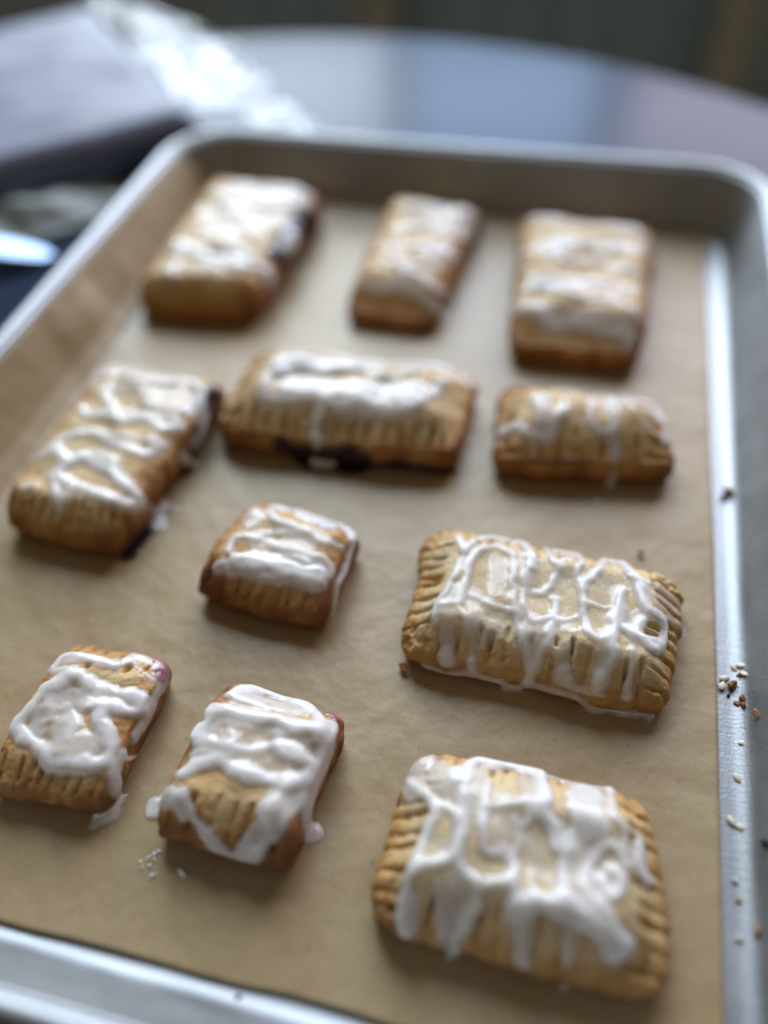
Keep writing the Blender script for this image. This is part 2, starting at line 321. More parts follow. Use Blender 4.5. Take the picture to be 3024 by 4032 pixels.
   ('icing','r',0.0024,0.00124,[(-0.0261,-0.0769,0.0148),(-0.021,-0.0758,0.0154),(-0.0167,-0.0763,0.0152),(-0.0124,-0.0768,0.015),(-0.0054,-0.0756,0.015),(-0.0006,-0.0766,0.0153),(0.0046,-0.0769,0.0149),(0.006,-0.0752,0.0148)]),
   ('icing','f',0.0035,0.00154,[(-0.0238,-0.0735,0.0166),(-0.0157,-0.0732,0.0164),(-0.0087,-0.0729,0.016),(-0.0014,-0.0737,0.0159),(0.0042,-0.0733,0.0158)]),
   ('icing','f',0.002,0.0014,[(0.0104,-0.0534,0.012),(0.0104,-0.0602,0.0102),(0.0104,-0.066,0.0098),(0.0098,-0.0718,0.0106),(0.0097,-0.0753,0.0077),(0.0091,-0.0785,0.0032)]),
   ('icing','r',0.00144,0.00074,[(0.0104,-0.0629,0.0089),(0.0099,-0.0708,0.0107)]),
   ('icing','f',0.001,0.00098,[(0.0112,-0.0507,0.0084),(0.0107,-0.0494,0.008)]),
  ]),
 'p8': dict(H=0.017, he=0.008, sides=['crimp', 'crimp', 'crimp', 'crimp'], bake=-0.12, res=0.0004, round=9.0, level=0.00032, quad=[[0.03649, -0.08934], [0.11805, -0.09213], [0.12115, -0.04372], [0.03654, -0.04055]], seed=59,
  strokes=[
   ('icing','r',0.00224,0.00108,[(0.0507,-0.0894,0.011),(0.0511,-0.0918,0.0081)]),
   ('icing','r',0.00185,0.00094,[(0.0593,-0.0905,0.01),(0.0599,-0.0921,0.0072)]),
   ('icing','r',0.00198,0.00108,[(0.0872,-0.0888,0.0124),(0.0877,-0.0913,0.0103)]),
   ('icing','r',0.00238,0.00122,[(0.0973,-0.0891,0.0128),(0.0977,-0.091,0.0109)]),
   ('icing','f',0.0036,0.00043,[(0.0497,-0.0715,0.018),(0.0497,-0.0826,0.017),(0.0512,-0.0913,0.0091)]),
   ('icing','f',0.0026,0.00043,[(0.0557,-0.0698,0.0169),(0.0579,-0.0812,0.0175),(0.0597,-0.0919,0.0077)]),
   ('icing','f',0.005,0.00019,[(0.0615,-0.0558,0.0168),(0.0641,-0.0731,0.0178),(0.0621,-0.0801,0.0169)]),
   ('icing','f',0.0042,0.00043,[(0.0765,-0.0771,0.0172),(0.0773,-0.0851,0.0149),(0.0778,-0.0884,0.0121)]),
   ('icing','f',0.003,0.00043,[(0.085,-0.075,0.0168),(0.0871,-0.0906,0.0109)]),
   ('icing','f',0.004,0.00043,[(0.0979,-0.0778,0.018),(0.0978,-0.0904,0.0116)]),
   ('icing','f',0.0026,0.00043,[(0.1057,-0.0782,0.0175),(0.1062,-0.092,0.0094)]),
   ('icing','f',0.004,0.00028,[(0.0936,-0.0551,0.0173),(0.0983,-0.0595,0.0166)]),
   ('icing','f',0.004,0.00028,[(0.112,-0.0591,0.0166),(0.1195,-0.0584,0.0112)]),
   ('icing','f',0.0036,0.00033,[(0.0824,-0.0417,0.0095),(0.0831,-0.0601,0.0159)]),
   ('icing','f',0.0032,0.00033,[(0.0699,-0.0494,0.0159),(0.0745,-0.0651,0.0162)]),
   ('icing','f',0.003,0.00028,[(0.0651,-0.079,0.0168),(0.0619,-0.0851,0.0146)]),
   ('icing','f',0.003,0.00038,[(0.1045,-0.0705,0.0168),(0.1078,-0.0666,0.0168)]),
   ('icing','r',0.00158,0.001,[(0.0467,-0.0461,0.0146),(0.0497,-0.0547,0.0168),(0.0486,-0.0661,0.0177),(0.0456,-0.0764,0.0172),(0.0454,-0.0827,0.0161)]),
   ('icing','r',0.00198,0.00126,[(0.0497,-0.0535,0.0167),(0.0552,-0.0445,0.0135),(0.0605,-0.0406,0.0097),(0.0673,-0.0406,0.0095),(0.0717,-0.0489,0.0155),(0.0729,-0.0562,0.0168)]),
   ('icing','r',0.00172,0.00109,[(0.0527,-0.0745,0.0179),(0.0529,-0.0578,0.017),(0.0561,-0.0515,0.017),(0.0612,-0.0485,0.0155),(0.0657,-0.0517,0.0164),(0.0674,-0.0589,0.0173),(0.0678,-0.0667,0.0175),(0.07,-0.0751,0.0172),(0.0727,-0.0822,0.0165),(0.0766,-0.09,0.0106),(0.0761,-0.0917,0.004)]),
   ('icing','r',0.00145,0.00092,[(0.0697,-0.0407,0.0095),(0.0712,-0.0537,0.0167),(0.0715,-0.0632,0.0169),(0.0725,-0.071,0.0171),(0.0759,-0.077,0.0172),(0.0808,-0.0737,0.0165)]),
   ('icing','r',0.00145,0.00092,[(0.0751,-0.0651,0.0161),(0.0781,-0.0641,0.0159),(0.0807,-0.0582,0.0162),(0.0815,-0.0523,0.0167),(0.0851,-0.0483,0.0152)]),
   ('icing','r',0.00185,0.00117,[(0.0817,-0.066,0.0159),(0.082,-0.0737,0.0164),(0.081,-0.0825,0.0165),(0.079,-0.0885,0.0121),(0.0771,-0.0918,0.0064)]),
   ('icing','r',0.00158,0.001,[(0.077,-0.0415,0.0094),(0.0791,-0.0505,0.0158),(0.0827,-0.0541,0.0168)]),
   ('icing','r',0.00172,0.00109,[(0.0794,-0.0416,0.0094),(0.0818,-0.0417,0.0094),(0.0878,-0.042,0.0096),(0.0887,-0.0491,0.0156),(0.0875,-0.0561,0.0169),(0.0897,-0.0627,0.0176),(0.0906,-0.0704,0.0174),(0.0926,-0.0776,0.0182),(0.0961,-0.0801,0.0183),(0.0993,-0.0755,0.0175),(0.0997,-0.0684,0.0169),(0.1013,-0.0596,0.0166)]),
   ('icing','r',0.00185,0.00117,[(0.0904,-0.0586,0.0176),(0.0937,-0.0534,0.0173),(0.0967,-0.0424,0.0096),(0.0979,-0.0424,0.0096),(0.1016,-0.0426,0.0096)]),
   ('icing','r',0.00224,0.00142,[(0.1031,-0.0432,0.01),(0.1054,-0.0519,0.0161),(0.1076,-0.0571,0.0165),(0.1098,-0.065,0.017),(0.1151,-0.0668,0.0143),(0.1156,-0.0734,0.0133),(0.1121,-0.0786,0.016),(0.1071,-0.0754,0.0172),(0.1037,-0.0734,0.0171)]),
   ('icing','r',0.00211,0.00134,[(0.102,-0.0584,0.0165),(0.1016,-0.0661,0.0168),(0.1006,-0.0732,0.0172),(0.0994,-0.0801,0.0181),(0.1005,-0.0833,0.0174),(0.0977,-0.091,0.0109)]),
   ('icing','r',0.00145,0.00092,[(0.106,-0.0811,0.0176),(0.1065,-0.0868,0.0148),(0.1065,-0.0923,0.009)]),
   ('icing','r',0.00198,0.00126,[(0.1082,-0.0696,0.0168),(0.1059,-0.0759,0.0173),(0.1126,-0.0745,0.0153)]),
   ('icing','r',0.00106,0.00067,[(0.1101,-0.0538,0.0165),(0.1145,-0.0546,0.0149),(0.1195,-0.0544,0.0108),(0.1222,-0.0569,0.0072),(0.1256,-0.0611,0)]),
   ('icing','r',0.00106,0.00067,[(0.1148,-0.065,0.0149),(0.1201,-0.0631,0.0107),(0.1248,-0.0588,0)]),
   ('icing','r',0.00132,0.00084,[(0.0551,-0.0716,0.017),(0.0629,-0.0742,0.0176),(0.0694,-0.0744,0.0174)]),
   ('icing','r',0.00119,0.00075,[(0.0832,-0.0743,0.0165),(0.0886,-0.0727,0.0172),(0.0913,-0.0681,0.0176)]),
   ('icing','r',0.00132,0.00084,[(0.0467,-0.0776,0.0178),(0.0509,-0.0763,0.0182),(0.054,-0.0791,0.0183),(0.0567,-0.0836,0.016)]),
   ('icing','r',0.00119,0.00075,[(0.0907,-0.0669,0.0177),(0.0955,-0.0671,0.0173),(0.0992,-0.0666,0.0169)]),
   ('icing','r',0.00119,0.00075,[(0.0821,-0.0843,0.0157),(0.0875,-0.084,0.0166),(0.089,-0.0781,0.0181)]),
   ('icing','r',0.00106,0.00067,[(0.1022,-0.0427,0.0096),(0.0999,-0.0453,0.012)]),
   ('icing','r',0.00079,0.0005,[(0.1108,-0.0437,0.01),(0.1108,-0.0437,0.01)]),
   ('icing','f',0.0022,0.00085,[(0.0449,-0.0918,0.0037),(0.0518,-0.0922,0.0031),(0.0605,-0.0924,0.0049),(0.0681,-0.0925,0.0044),(0.0723,-0.0917,0),(0.0782,-0.0918,0.004),(0.0845,-0.0927,0.0052),(0.0922,-0.0934,0.005),(0.0976,-0.0932,0),(0.1041,-0.0927,0),(0.1115,-0.0923,0.0013),(0.1146,-0.0928,0)]),
   ('icing','f',0.0016,0.00066,[(0.0845,-0.0919,0.0092),(0.0917,-0.0926,0.0089),(0.0997,-0.093,0.0085)]),
  ]),
 'p9': dict(H=0.015, he=0.0082, sides=['crimp', 'cut', 'crimp', 'cut'], bake=0.02, res=0.00034, level=0.0005, quad=[[-0.0708, -0.15896], [-0.03653, -0.15747], [-0.03424, -0.11228], [-0.06624, -0.11147]], seed=66,
  strokes=[
   ('icing','f',0.0032,0.00054,[(-0.0634,-0.12,0.0148),(-0.0508,-0.1179,0.0133),(-0.0442,-0.113,0.0105)]),
   ('icing','f',0.0035,0.00072,[(-0.0426,-0.1113,0.009),(-0.036,-0.1138,0.01)]),
   ('icing','f',0.005,0.00072,[(-0.0595,-0.1339,0.0156),(-0.0499,-0.1309,0.0147),(-0.0416,-0.1291,0.0141)]),
   ('icing','f',0.006,0.00066,[(-0.0531,-0.1428,0.0151),(-0.0481,-0.1474,0.0156),(-0.0431,-0.1443,0.0148)]),
   ('icing','f',0.0045,0.00072,[(-0.0605,-0.1387,0.0152),(-0.061,-0.1441,0.0142)]),
   ('icing','r',0.00228,0.00118,[(-0.0672,-0.123,0.0133),(-0.066,-0.1183,0.0128),(-0.0593,-0.1177,0.0144),(-0.0531,-0.1179,0.0138),(-0.0479,-0.1178,0.0129)]),
   ('icing','r',0.00192,0.00099,[(-0.0653,-0.1251,0.0148),(-0.0599,-0.1243,0.0161)]),
   ('icing','r',0.00144,0.0005,[(-0.0459,-0.1108,0.0091),(-0.0465,-0.1146,0.0116),(-0.0377,-0.1192,0.0128),(-0.0345,-0.1183,0.0108),(-0.0347,-0.114,0.0089)]),
   ('icing','r',0.00264,0.00136,[(-0.0588,-0.1249,0.0161),(-0.0542,-0.1261,0.0155),(-0.0479,-0.1273,0.0139),(-0.0414,-0.1268,0.014),(-0.0364,-0.1272,0.0131),(-0.0346,-0.1298,0.0117),(-0.0378,-0.1318,0.0135),(-0.0435,-0.132,0.0147),(-0.0483,-0.1332,0.0151)]),
   ('icing','r',0.00276,0.00143,[(-0.057,-0.1249,0.0159),(-0.0609,-0.1285,0.016),(-0.0651,-0.1326,0.0151),(-0.0669,-0.1396,0.0143),(-0.0679,-0.1432,0.0136),(-0.0635,-0.1466,0.014),(-0.0566,-0.1488,0.014),(-0.0518,-0.1522,0.0136),(-0.0469,-0.1515,0.0142),(-0.0416,-0.15,0.0141),(-0.0381,-0.1482,0.0133),(-0.0375,-0.1442,0.0132),(-0.0398,-0.1398,0.0142),(-0.0444,-0.1373,0.0148),(-0.0443,-0.1356,0.0149)]),
   ('icing','r',0.00216,0.0008,[(-0.0561,-0.1357,0.015),(-0.0505,-0.1392,0.0152),(-0.0502,-0.1439,0.0154)]),
   ('icing','r',0.0018,0.0007,[(-0.0596,-0.1411,0.0149),(-0.0546,-0.1392,0.0151),(-0.0488,-0.1403,0.0152)]),
   ('icing','f',0.0032,0.00084,[(-0.0335,-0.1274,0.0084),(-0.0337,-0.1328,0.0083),(-0.034,-0.1371,0.009)]),
   ('icing','f',0.003,0.00072,[(-0.0336,-0.1153,0.007),(-0.0333,-0.1212,0.0091),(-0.0335,-0.1263,0.0091),(-0.0339,-0.1289,0.0098)]),
   ('icing','f',0.003,0.00084,[(-0.0345,-0.1433,0.0103),(-0.0342,-0.1499,0.0099),(-0.0347,-0.1529,0.0007),(-0.0358,-0.1579,0),(-0.0378,-0.1584,0)]),
   ('icing','f',0.001,0.00096,[(-0.034,-0.1441,0.0083),(-0.0346,-0.1399,0.0016)]),
   ('icing','f',0.0009,0.00084,[(-0.039,-0.1617,0),(-0.0371,-0.1613,0)]),
   ('berry','f',0.003,0.0005,[(-0.0377,-0.1122,0.0091),(-0.0353,-0.1135,0.0093),(-0.0346,-0.1172,0.0106)]),
  ]),
 'p10': dict(H=0.0165, he=0.009, sides=['crimp', 'cut', 'plain', 'cut'], bake=0.1, res=0.00034, level=0.0005, quad=[[-0.01689, -0.16041], [0.02054, -0.16014], [0.02443, -0.11825], [-0.01217, -0.11455]], seed=73,
  strokes=[
   ('icing','f',0.0045,0.00069,[(-0.0059,-0.12,0.0142),(0.012,-0.1198,0.0131)]),
   ('icing','f',0.0045,0.00069,[(-0.007,-0.1286,0.0166),(0.0147,-0.1267,0.0167)]),
   ('icing','f',0.004,0.0004,[(0.0172,-0.1321,0.0167),(0.0199,-0.1348,0.0156)]),
   ('icing','f',0.0045,0.00057,[(-0.0029,-0.1356,0.0174),(0.0027,-0.1395,0.0169)]),
   ('icing','f',0.004,0.0004,[(0.0068,-0.1397,0.0166),(0.0159,-0.139,0.0166)]),
   ('icing','f',0.0035,0.00034,[(0.0015,-0.1334,0.017),(0.0069,-0.1326,0.0163)]),
   ('icing','f',0.005,0.0008,[(0.0166,-0.1431,0.0164),(0.0159,-0.1523,0.0166)]),
   ('icing','f',0.0045,0.00069,[(0.014,-0.1558,0.0143),(0.0105,-0.1618,0.0083)]),
   ('icing','f',0.0035,0.00057,[(-0.0089,-0.1334,0.0166),(-0.0106,-0.1382,0.0162)]),
   ('icing','r',0.0024,0.00124,[(-0.0095,-0.1205,0.0142),(-0.0073,-0.1167,0.0123),(-0.0012,-0.1151,0.01),(0.0064,-0.1158,0.0093),(0.0145,-0.1179,0.0115),(0.0198,-0.1236,0.0154),(0.0208,-0.1292,0.0161)]),
   ('icing','r',0.0018,0.00093,[(-0.009,-0.1211,0.0146),(-0.0031,-0.1215,0.0146),(0.0034,-0.1227,0.0152)]),
   ('icing','r',0.00264,0.00136,[(-0.013,-0.1267,0.0145),(-0.0067,-0.1262,0.0165),(0.0003,-0.1267,0.0164),(0.0076,-0.1261,0.0167),(0.0147,-0.1267,0.0167),(0.0205,-0.1268,0.0165)]),
   ('icing','r',0.0024,0.00124,[(-0.0129,-0.1348,0.0151),(-0.0125,-0.1311,0.015),(-0.0113,-0.1281,0.0154)]),
   ('icing','r',0.00228,0.00118,[(-0.013,-0.1367,0.0152),(-0.0079,-0.1365,0.0168),(-0.0031,-0.1368,0.0174)]),
   ('icing','r',0.0018,0.00093,[(-0.0127,-0.1411,0.0151),(-0.0088,-0.1395,0.0166),(-0.0016,-0.1399,0.0172),(-0.0007,-0.1375,0.0174),(0.0042,-0.1366,0.0167),(0.0099,-0.1333,0.0166)]),
   ('icing','r',0.00276,0.00143,[(-0.0131,-0.1467,0.0151),(-0.0092,-0.1438,0.0162),(-0.0042,-0.1422,0.0168),(0.0011,-0.143,0.0172),(0.0052,-0.1437,0.0173),(0.0119,-0.1434,0.0162),(0.0172,-0.1432,0.0162),(0.0204,-0.1395,0.0149),(0.0209,-0.1361,0.0149),(0.0163,-0.1349,0.0166),(0.011,-0.134,0.0167)]),
   ('icing','r',0.00168,0.00087,[(0.0096,-0.1298,0.0166),(0.0121,-0.1346,0.0167)]),
   ('icing','r',0.00144,0.00074,[(-0.0044,-0.1325,0.0171),(-0.0006,-0.1363,0.0174)]),
   ('icing','r',0.00204,0.00105,[(0.0184,-0.1422,0.0158),(0.0151,-0.1482,0.0167),(0.0129,-0.1527,0.0162),(0.0157,-0.1557,0.0143),(0.0135,-0.1606,0.0107),(0.0074,-0.1619,0.0071),(0.0024,-0.1618,0.0087),(-0.002,-0.1594,0.0118),(-0.0065,-0.1563,0.0137),(-0.011,-0.1527,0.0157),(-0.0129,-0.1539,0.0144),(-0.0096,-0.1568,0.0128)]),
   ('icing','r',0.0018,0.00093,[(0.0204,-0.14,0.0149),(0.0209,-0.147,0.0139),(0.019,-0.1532,0.0151),(0.0168,-0.1568,0.0132)]),
   ('icing','f',0.0032,0.00092,[(-0.0104,-0.1521,0.0161),(-0.0147,-0.1534,0.014),(-0.0225,-0.1519,0),(-0.0226,-0.1541,0)]),
   ('icing','f',0.0036,0.00086,[(0.0231,-0.1232,0.0136),(0.0239,-0.1294,0.0143),(0.0238,-0.1352,0.0121),(0.0233,-0.1406,0.0115),(0.023,-0.1455,0.0104),(0.023,-0.1501,0.0084),(0.0236,-0.1497,0)]),
   ('icing','r',0.00144,0.00074,[(0.0249,-0.1304,0.0117),(0.0245,-0.1337,0.0107)]),
   ('icing','f',0.002,0.00115,[(-0.0145,-0.1322,0.0141),(-0.0148,-0.1359,0.0144)]),
   ('icing','r',0.00144,0.00074,[(0.0233,-0.1469,0.0074),(0.0243,-0.1486,0)]),
   ('berry','f',0.0022,0.0006,[(0.0214,-0.1179,0.0102),(0.0238,-0.1191,0.0102)]),
  ]),
 'p11': dict(H=0.0195, he=0.009, sides=['crimp', 'crimp', 'crimp', 'crimp'], bake=-0.1, res=0.0004, slope=0.014, round=9.0, level=0.0004, quad=[[0.0456, -0.16908], [0.12013, -0.16973], [0.11298, -0.12301], [0.04965, -0.12296]], seed=80,
  strokes=[
   ('icing','f',0.0055,0.00049,[(0.0501,-0.1247,0.008),(0.0504,-0.1363,0.0121)]),
   ('icing','f',0.005,0.00049,[(0.0548,-0.127,0.0117),(0.0607,-0.1367,0.0192)]),
   ('icing','f',0.004,0.00049,[(0.0674,-0.1278,0.0147),(0.0671,-0.1402,0.0201)]),
   ('icing','f',0.0036,0.00039,[(0.0753,-0.1343,0.0192),(0.0761,-0.1468,0.0197)]),
   ('icing','f',0.004,0.00049,[(0.0805,-0.1241,0.0113),(0.0824,-0.1367,0.02)]),
   ('icing','f',0.0055,0.00099,[(0.0961,-0.1264,0.0131),(0.0976,-0.1373,0.0199)]),
   ('icing','f',0.0036,0.00049,[(0.0951,-0.1421,0.0187),(0.0946,-0.1522,0.0195)]),
   ('icing','f',0.003,0.00077,[(0.0562,-0.164,0.0147),(0.0561,-0.1696,0.0098)]),
   ('icing','f',0.004,0.00049,[(0.0667,-0.1592,0.0181),(0.0674,-0.1706,0.0061)]),
   ('icing','f',0.0028,0.00066,[(0.0837,-0.1623,0.017),(0.0853,-0.1706,0.0092)]),
   ('icing','f',0.002,0.00033,[(0.085,-0.1444,0.0182),(0.0878,-0.1522,0.0185)]),
   ('icing','f',0.0025,0.00077,[(0.1109,-0.1379,0.0144),(0.112,-0.1456,0.0142)]),
   ('icing','f',0.004,0.00088,[(0.0945,-0.1588,0.0191),(0.1008,-0.1606,0.0184)]),
   ('icing','f',0.003,0.00033,[(0.0601,-0.1503,0.0191),(0.0619,-0.1521,0.0196)]),
   ('icing','f',0.003,0.00055,[(0.0859,-0.1224,0.0098),(0.0971,-0.1228,0.0097),(0.1025,-0.1227,0.0099)]),
   ('icing','r',0.00198,0.00126,[(0.0499,-0.134,0.0114),(0.0553,-0.1385,0.016),(0.0581,-0.1426,0.018),(0.0567,-0.1473,0.0172),(0.0557,-0.1539,0.0176),(0.0549,-0.1597,0.0168),(0.054,-0.1656,0.0129),(0.0558,-0.1704,0.0076)]),
   ('icing','r',0.00185,0.00117,[(0.0576,-0.142,0.0175),(0.0605,-0.1414,0.0192),(0.064,-0.1437,0.02),(0.0657,-0.1503,0.0201),(0.0637,-0.1538,0.0197),(0.0587,-0.1562,0.0194),(0.0555,-0.1586,0.0176)]),
   ('icing','r',0.00238,0.00151,[(0.0607,-0.1286,0.0152),(0.0612,-0.1321,0.018),(0.0634,-0.132,0.0179),(0.064,-0.1255,0.0127),(0.0673,-0.1224,0.0099),(0.0728,-0.1222,0.0095),(0.0793,-0.1221,0.0095),(0.0837,-0.1223,0.0097),(0.0856,-0.1308,0.0177),(0.0853,-0.1373,0.0194),(0.089,-0.1403,0.0188),(0.0905,-0.145,0.0185)]),
   ('icing','r',0.00185,0.00117,[(0.0651,-0.129,0.0156),(0.0642,-0.1378,0.0198),(0.0658,-0.1449,0.0202),(0.0656,-0.1526,0.0199),(0.0693,-0.1568,0.0191),(0.0712,-0.158,0.0188),(0.0722,-0.1616,0.0169),(0.0699,-0.1672,0.0118),(0.0678,-0.1711,0)]),
   ('icing','r',0.00158,0.001,[(0.0702,-0.1302,0.0165),(0.0707,-0.1378,0.0199),(0.0736,-0.1378,0.0197),(0.0777,-0.1361,0.0201),(0.0817,-0.1343,0.0195),(0.0824,-0.1385,0.0196),(0.0813,-0.1408,0.0193)]),
   ('icing','r',0.00185,0.00117,[(0.0701,-0.139,0.02),(0.0712,-0.1461,0.0208),(0.073,-0.1497,0.0197),(0.0773,-0.1491,0.0189),(0.0798,-0.1521,0.0188),(0.0787,-0.1557,0.0196),(0.0743,-0.1574,0.0192),(0.0705,-0.1574,0.019)]),
   ('icing','r',0.00145,0.00092,[(0.0783,-0.1402,0.0195),(0.0803,-0.1456,0.0189),(0.0798,-0.1521,0.0188),(0.0806,-0.1581,0.0195),(0.0831,-0.1605,0.0183)]),
   ('icing','r',0.0029,0.00184,[(0.0825,-0.1605,0.0183),(0.0863,-0.1587,0.0193),(0.0907,-0.1588,0.0192),(0.0938,-0.1576,0.0196),(0.0976,-0.1594,0.0189),(0.1032,-0.1617,0.0174),(0.1078,-0.1626,0.0153),(0.1052,-0.1646,0.0146)]),
   ('icing','r',0.00132,0.00084,[(0.0939,-0.1594,0.0188),(0.0945,-0.1631,0.0166),(0.0953,-0.1679,0.0122),(0.0963,-0.1713,0)]),
   ('icing','r',0.00185,0.00117,[(0.0918,-0.1292,0.016),(0.0934,-0.1361,0.02),(0.0933,-0.1427,0.0188),(0.0914,-0.1492,0.0187),(0.0917,-0.1546,0.0197),(0.0913,-0.1582,0.0194)]),
   ('icing','r',0.00172,0.00109,[(0.1031,-0.1227,0.01),(0.1032,-0.1323,0.0182),(0.1056,-0.1352,0.0184),(0.1065,-0.1405,0.0177)]),
   ('icing','r',0.00198,0.00126,[(0.1069,-0.1447,0.0179),(0.1035,-0.1416,0.0188),(0.0999,-0.1433,0.0182),(0.0985,-0.1475,0.0181),(0.0978,-0.1534,0.0195),(0.1012,-0.157,0.0198),(0.1049,-0.1599,0.0183),(0.1073,-0.1616,0.0163)]),
   ('icing','r',0.00211,0.00134,[(0.1013,-0.1505,0.0185),(0.1028,-0.1535,0.0191),(0.1057,-0.1524,0.0189),(0.1061,-0.1489,0.0185),(0.1034,-0.1476,0.0184)]),
   ('icing','r',0.00198,0.00126,[(0.1108,-0.1373,0.0144),(0.1099,-0.1431,0.0157),(0.1121,-0.1462,0.0142),(0.1144,-0.1451,0.0121)]),
   ('icing','r',0.00106,0.00067,[(0.0826,-0.1432,0.0187),(0.084,-0.1492,0.0182),(0.085,-0.1569,0.0197)]),
   ('icing','r',0.00132,0.00084,[(0.0618,-0.1602,0.0179),(0.0636,-0.165,0.0136),(0.065,-0.1694,0.0096)]),
   ('icing','r',0.00145,0.00092,[(0.0703,-0.1248,0.012),(0.072,-0.1248,0.0119)]),
  ]),
}
# ---------------------------------------------------------------- helpers
def mesh_obj(name, verts, faces, mat, parent=None, smooth=True, attrs=None):
    me = bpy.data.meshes.new(name)
    v = np.asarray(verts, np.float32)
    if isinstance(faces, np.ndarray):
        nf = len(faces); k = faces.shape[1]
        me.vertices.add(len(v)); me.vertices.foreach_set('co', v.ravel())
        me.loops.add(nf * k); me.loops.foreach_set('vertex_index', faces.astype(np.int32).ravel())
        me.polygons.add(nf); me.polygons.foreach_set('loop_start', np.arange(0, nf * k, k, dtype=np.int32))
        me.update(calc_edges=True)
    else:
        me.from_pydata([tuple(map(float, p)) for p in v], [], faces); me.update()
    me.polygons.foreach_set('use_smooth', np.full(len(me.polygons), smooth))
    for an, arr in (attrs or {}).items():
        a = me.attributes.new(an, 'FLOAT', 'POINT'); a.data.foreach_set('value', np.asarray(arr, np.float32))
    o = bpy.data.objects.new(name, me); COL.objects.link(o)
    if mat: me.materials.append(mat)
    if parent: o.parent = parent
    return o
def empty(name, loc=(0, 0, 0)):
    o = bpy.data.objects.new(name, None); o.location = loc; o.empty_display_size = .01; COL.objects.link(o); return o
def tag(o, label=None, cat=None, group=None, kind=None):
    if label: o['label'] = label
    if cat: o['category'] = cat
    if group: o['group'] = group
    if kind: o['kind'] = kind
    return o
def grid_faces(nr, nc):
    i = np.arange(nr * nc).reshape(nr, nc)
    return np.stack([i[:-1, :-1], i[:-1, 1:], i[1:, 1:], i[1:, :-1]], -1).reshape(-1, 4)
def box(name, lo, hi, mat, parent=None, bev=0):
    bm = bmesh.new(); bmesh.ops.create_cube(bm, size=1)
    for v in bm.verts:
        v.co = Vector([lo[i] + (v.co[i] + .5) * (hi[i] - lo[i]) for i in range(3)])
    if bev: bmesh.ops.bevel(bm, geom=bm.edges[:], offset=bev, segments=2, affect='EDGES')
    me = bpy.data.meshes.new(name); bm.to_mesh(me); bm.free(); me.materials.append(mat)
    o = bpy.data.objects.new(name, me); COL.objects.link(o)
    if parent: o.parent = parent
    return o

class NT:
    def __init__(s, name):
        s.m = bpy.data.materials.new(name); s.m.use_nodes = True; s.t = s.m.node_tree; s.n = s.t.nodes; s.l = s.t.links
        s.b = s.n['Principled BSDF']; s.out = s.n['Material Output']; s.tc = s.n.new('ShaderNodeTexCoord')
    def set(s, **k):
        for a, v in k.items():
            s.b.inputs[a.replace('_', ' ')].default_value = v
        return s
    def link(s, a, b): s.l.new(a, b)
    def noise(s, scale, detail=4, rough=.55, vec=None, map_scale=None):
        n = s.n.new('ShaderNodeTexNoise'); n.inputs['Scale'].default_value = scale; n.inputs['Detail'].default_value = detail; n.inputs['Roughness'].default_value = rough
        src = s.tc.outputs['Object']
        if map_scale:
            mp = s.n.new('ShaderNodeMapping'); mp.inputs['Scale'].default_value = map_scale; s.link(src, mp.inputs['Vector']); src = mp.outputs['Vector']
        s.link(src, n.inputs['Vector']); return n.outputs['Fac']
    def ramp(s, fac, stops, interp='LINEAR'):
        r = s.n.new('ShaderNodeValToRGB'); r.color_ramp.interpolation = interp
        e = r.color_ramp.elements
        while len(e) < len(stops): e.new(.5)
        for el, (p, c) in zip(e, stops):
            el.position = p; el.color = (c, c, c, 1) if isinstance(c, (int, float)) else (*c, 1)
        s.link(fac, r.inputs['Fac']); return r.outputs['Color']
    def math(s, op, a, b=None, c=None, clamp=False):
        n = s.n.new('ShaderNodeMath'); n.operation = op; n.use_clamp = clamp
        for i, v in enumerate((a, b, c)):
            if v is None: continue
            if isinstance(v, (int, float)): n.inputs[i].default_value = v
            else: s.link(v, n.inputs[i])
        return n.outputs[0]
    def mix(s, f, a, b, mode='MIX'):
        n = s.n.new('ShaderNodeMix'); n.data_type = 'RGBA'; n.blend_type = mode
        for sock, v in ((n.inputs[0], f), (n.inputs[6], a), (n.inputs[7], b)):
            if isinstance(v, (int, float)): sock.default_value = v
            elif isinstance(v, tuple): sock.default_value = (*v, 1)
            else: s.link(v, sock)
        return n.outputs[2]
    def bump(s, h, dist, strength=1., prev=None):
        n = s.n.new('ShaderNodeBump'); n.inputs['Distance'].default_value = dist; n.inputs['Strength'].default_value = strength
        s.link(h, n.inputs['Height'])
        if prev: s.link(prev, n.inputs['Normal'])
        return n.outputs['Normal']
    def attr(s, name):
        n = s.n.new('ShaderNodeAttribute'); n.attribute_name = name; return n.outputs['Fac']

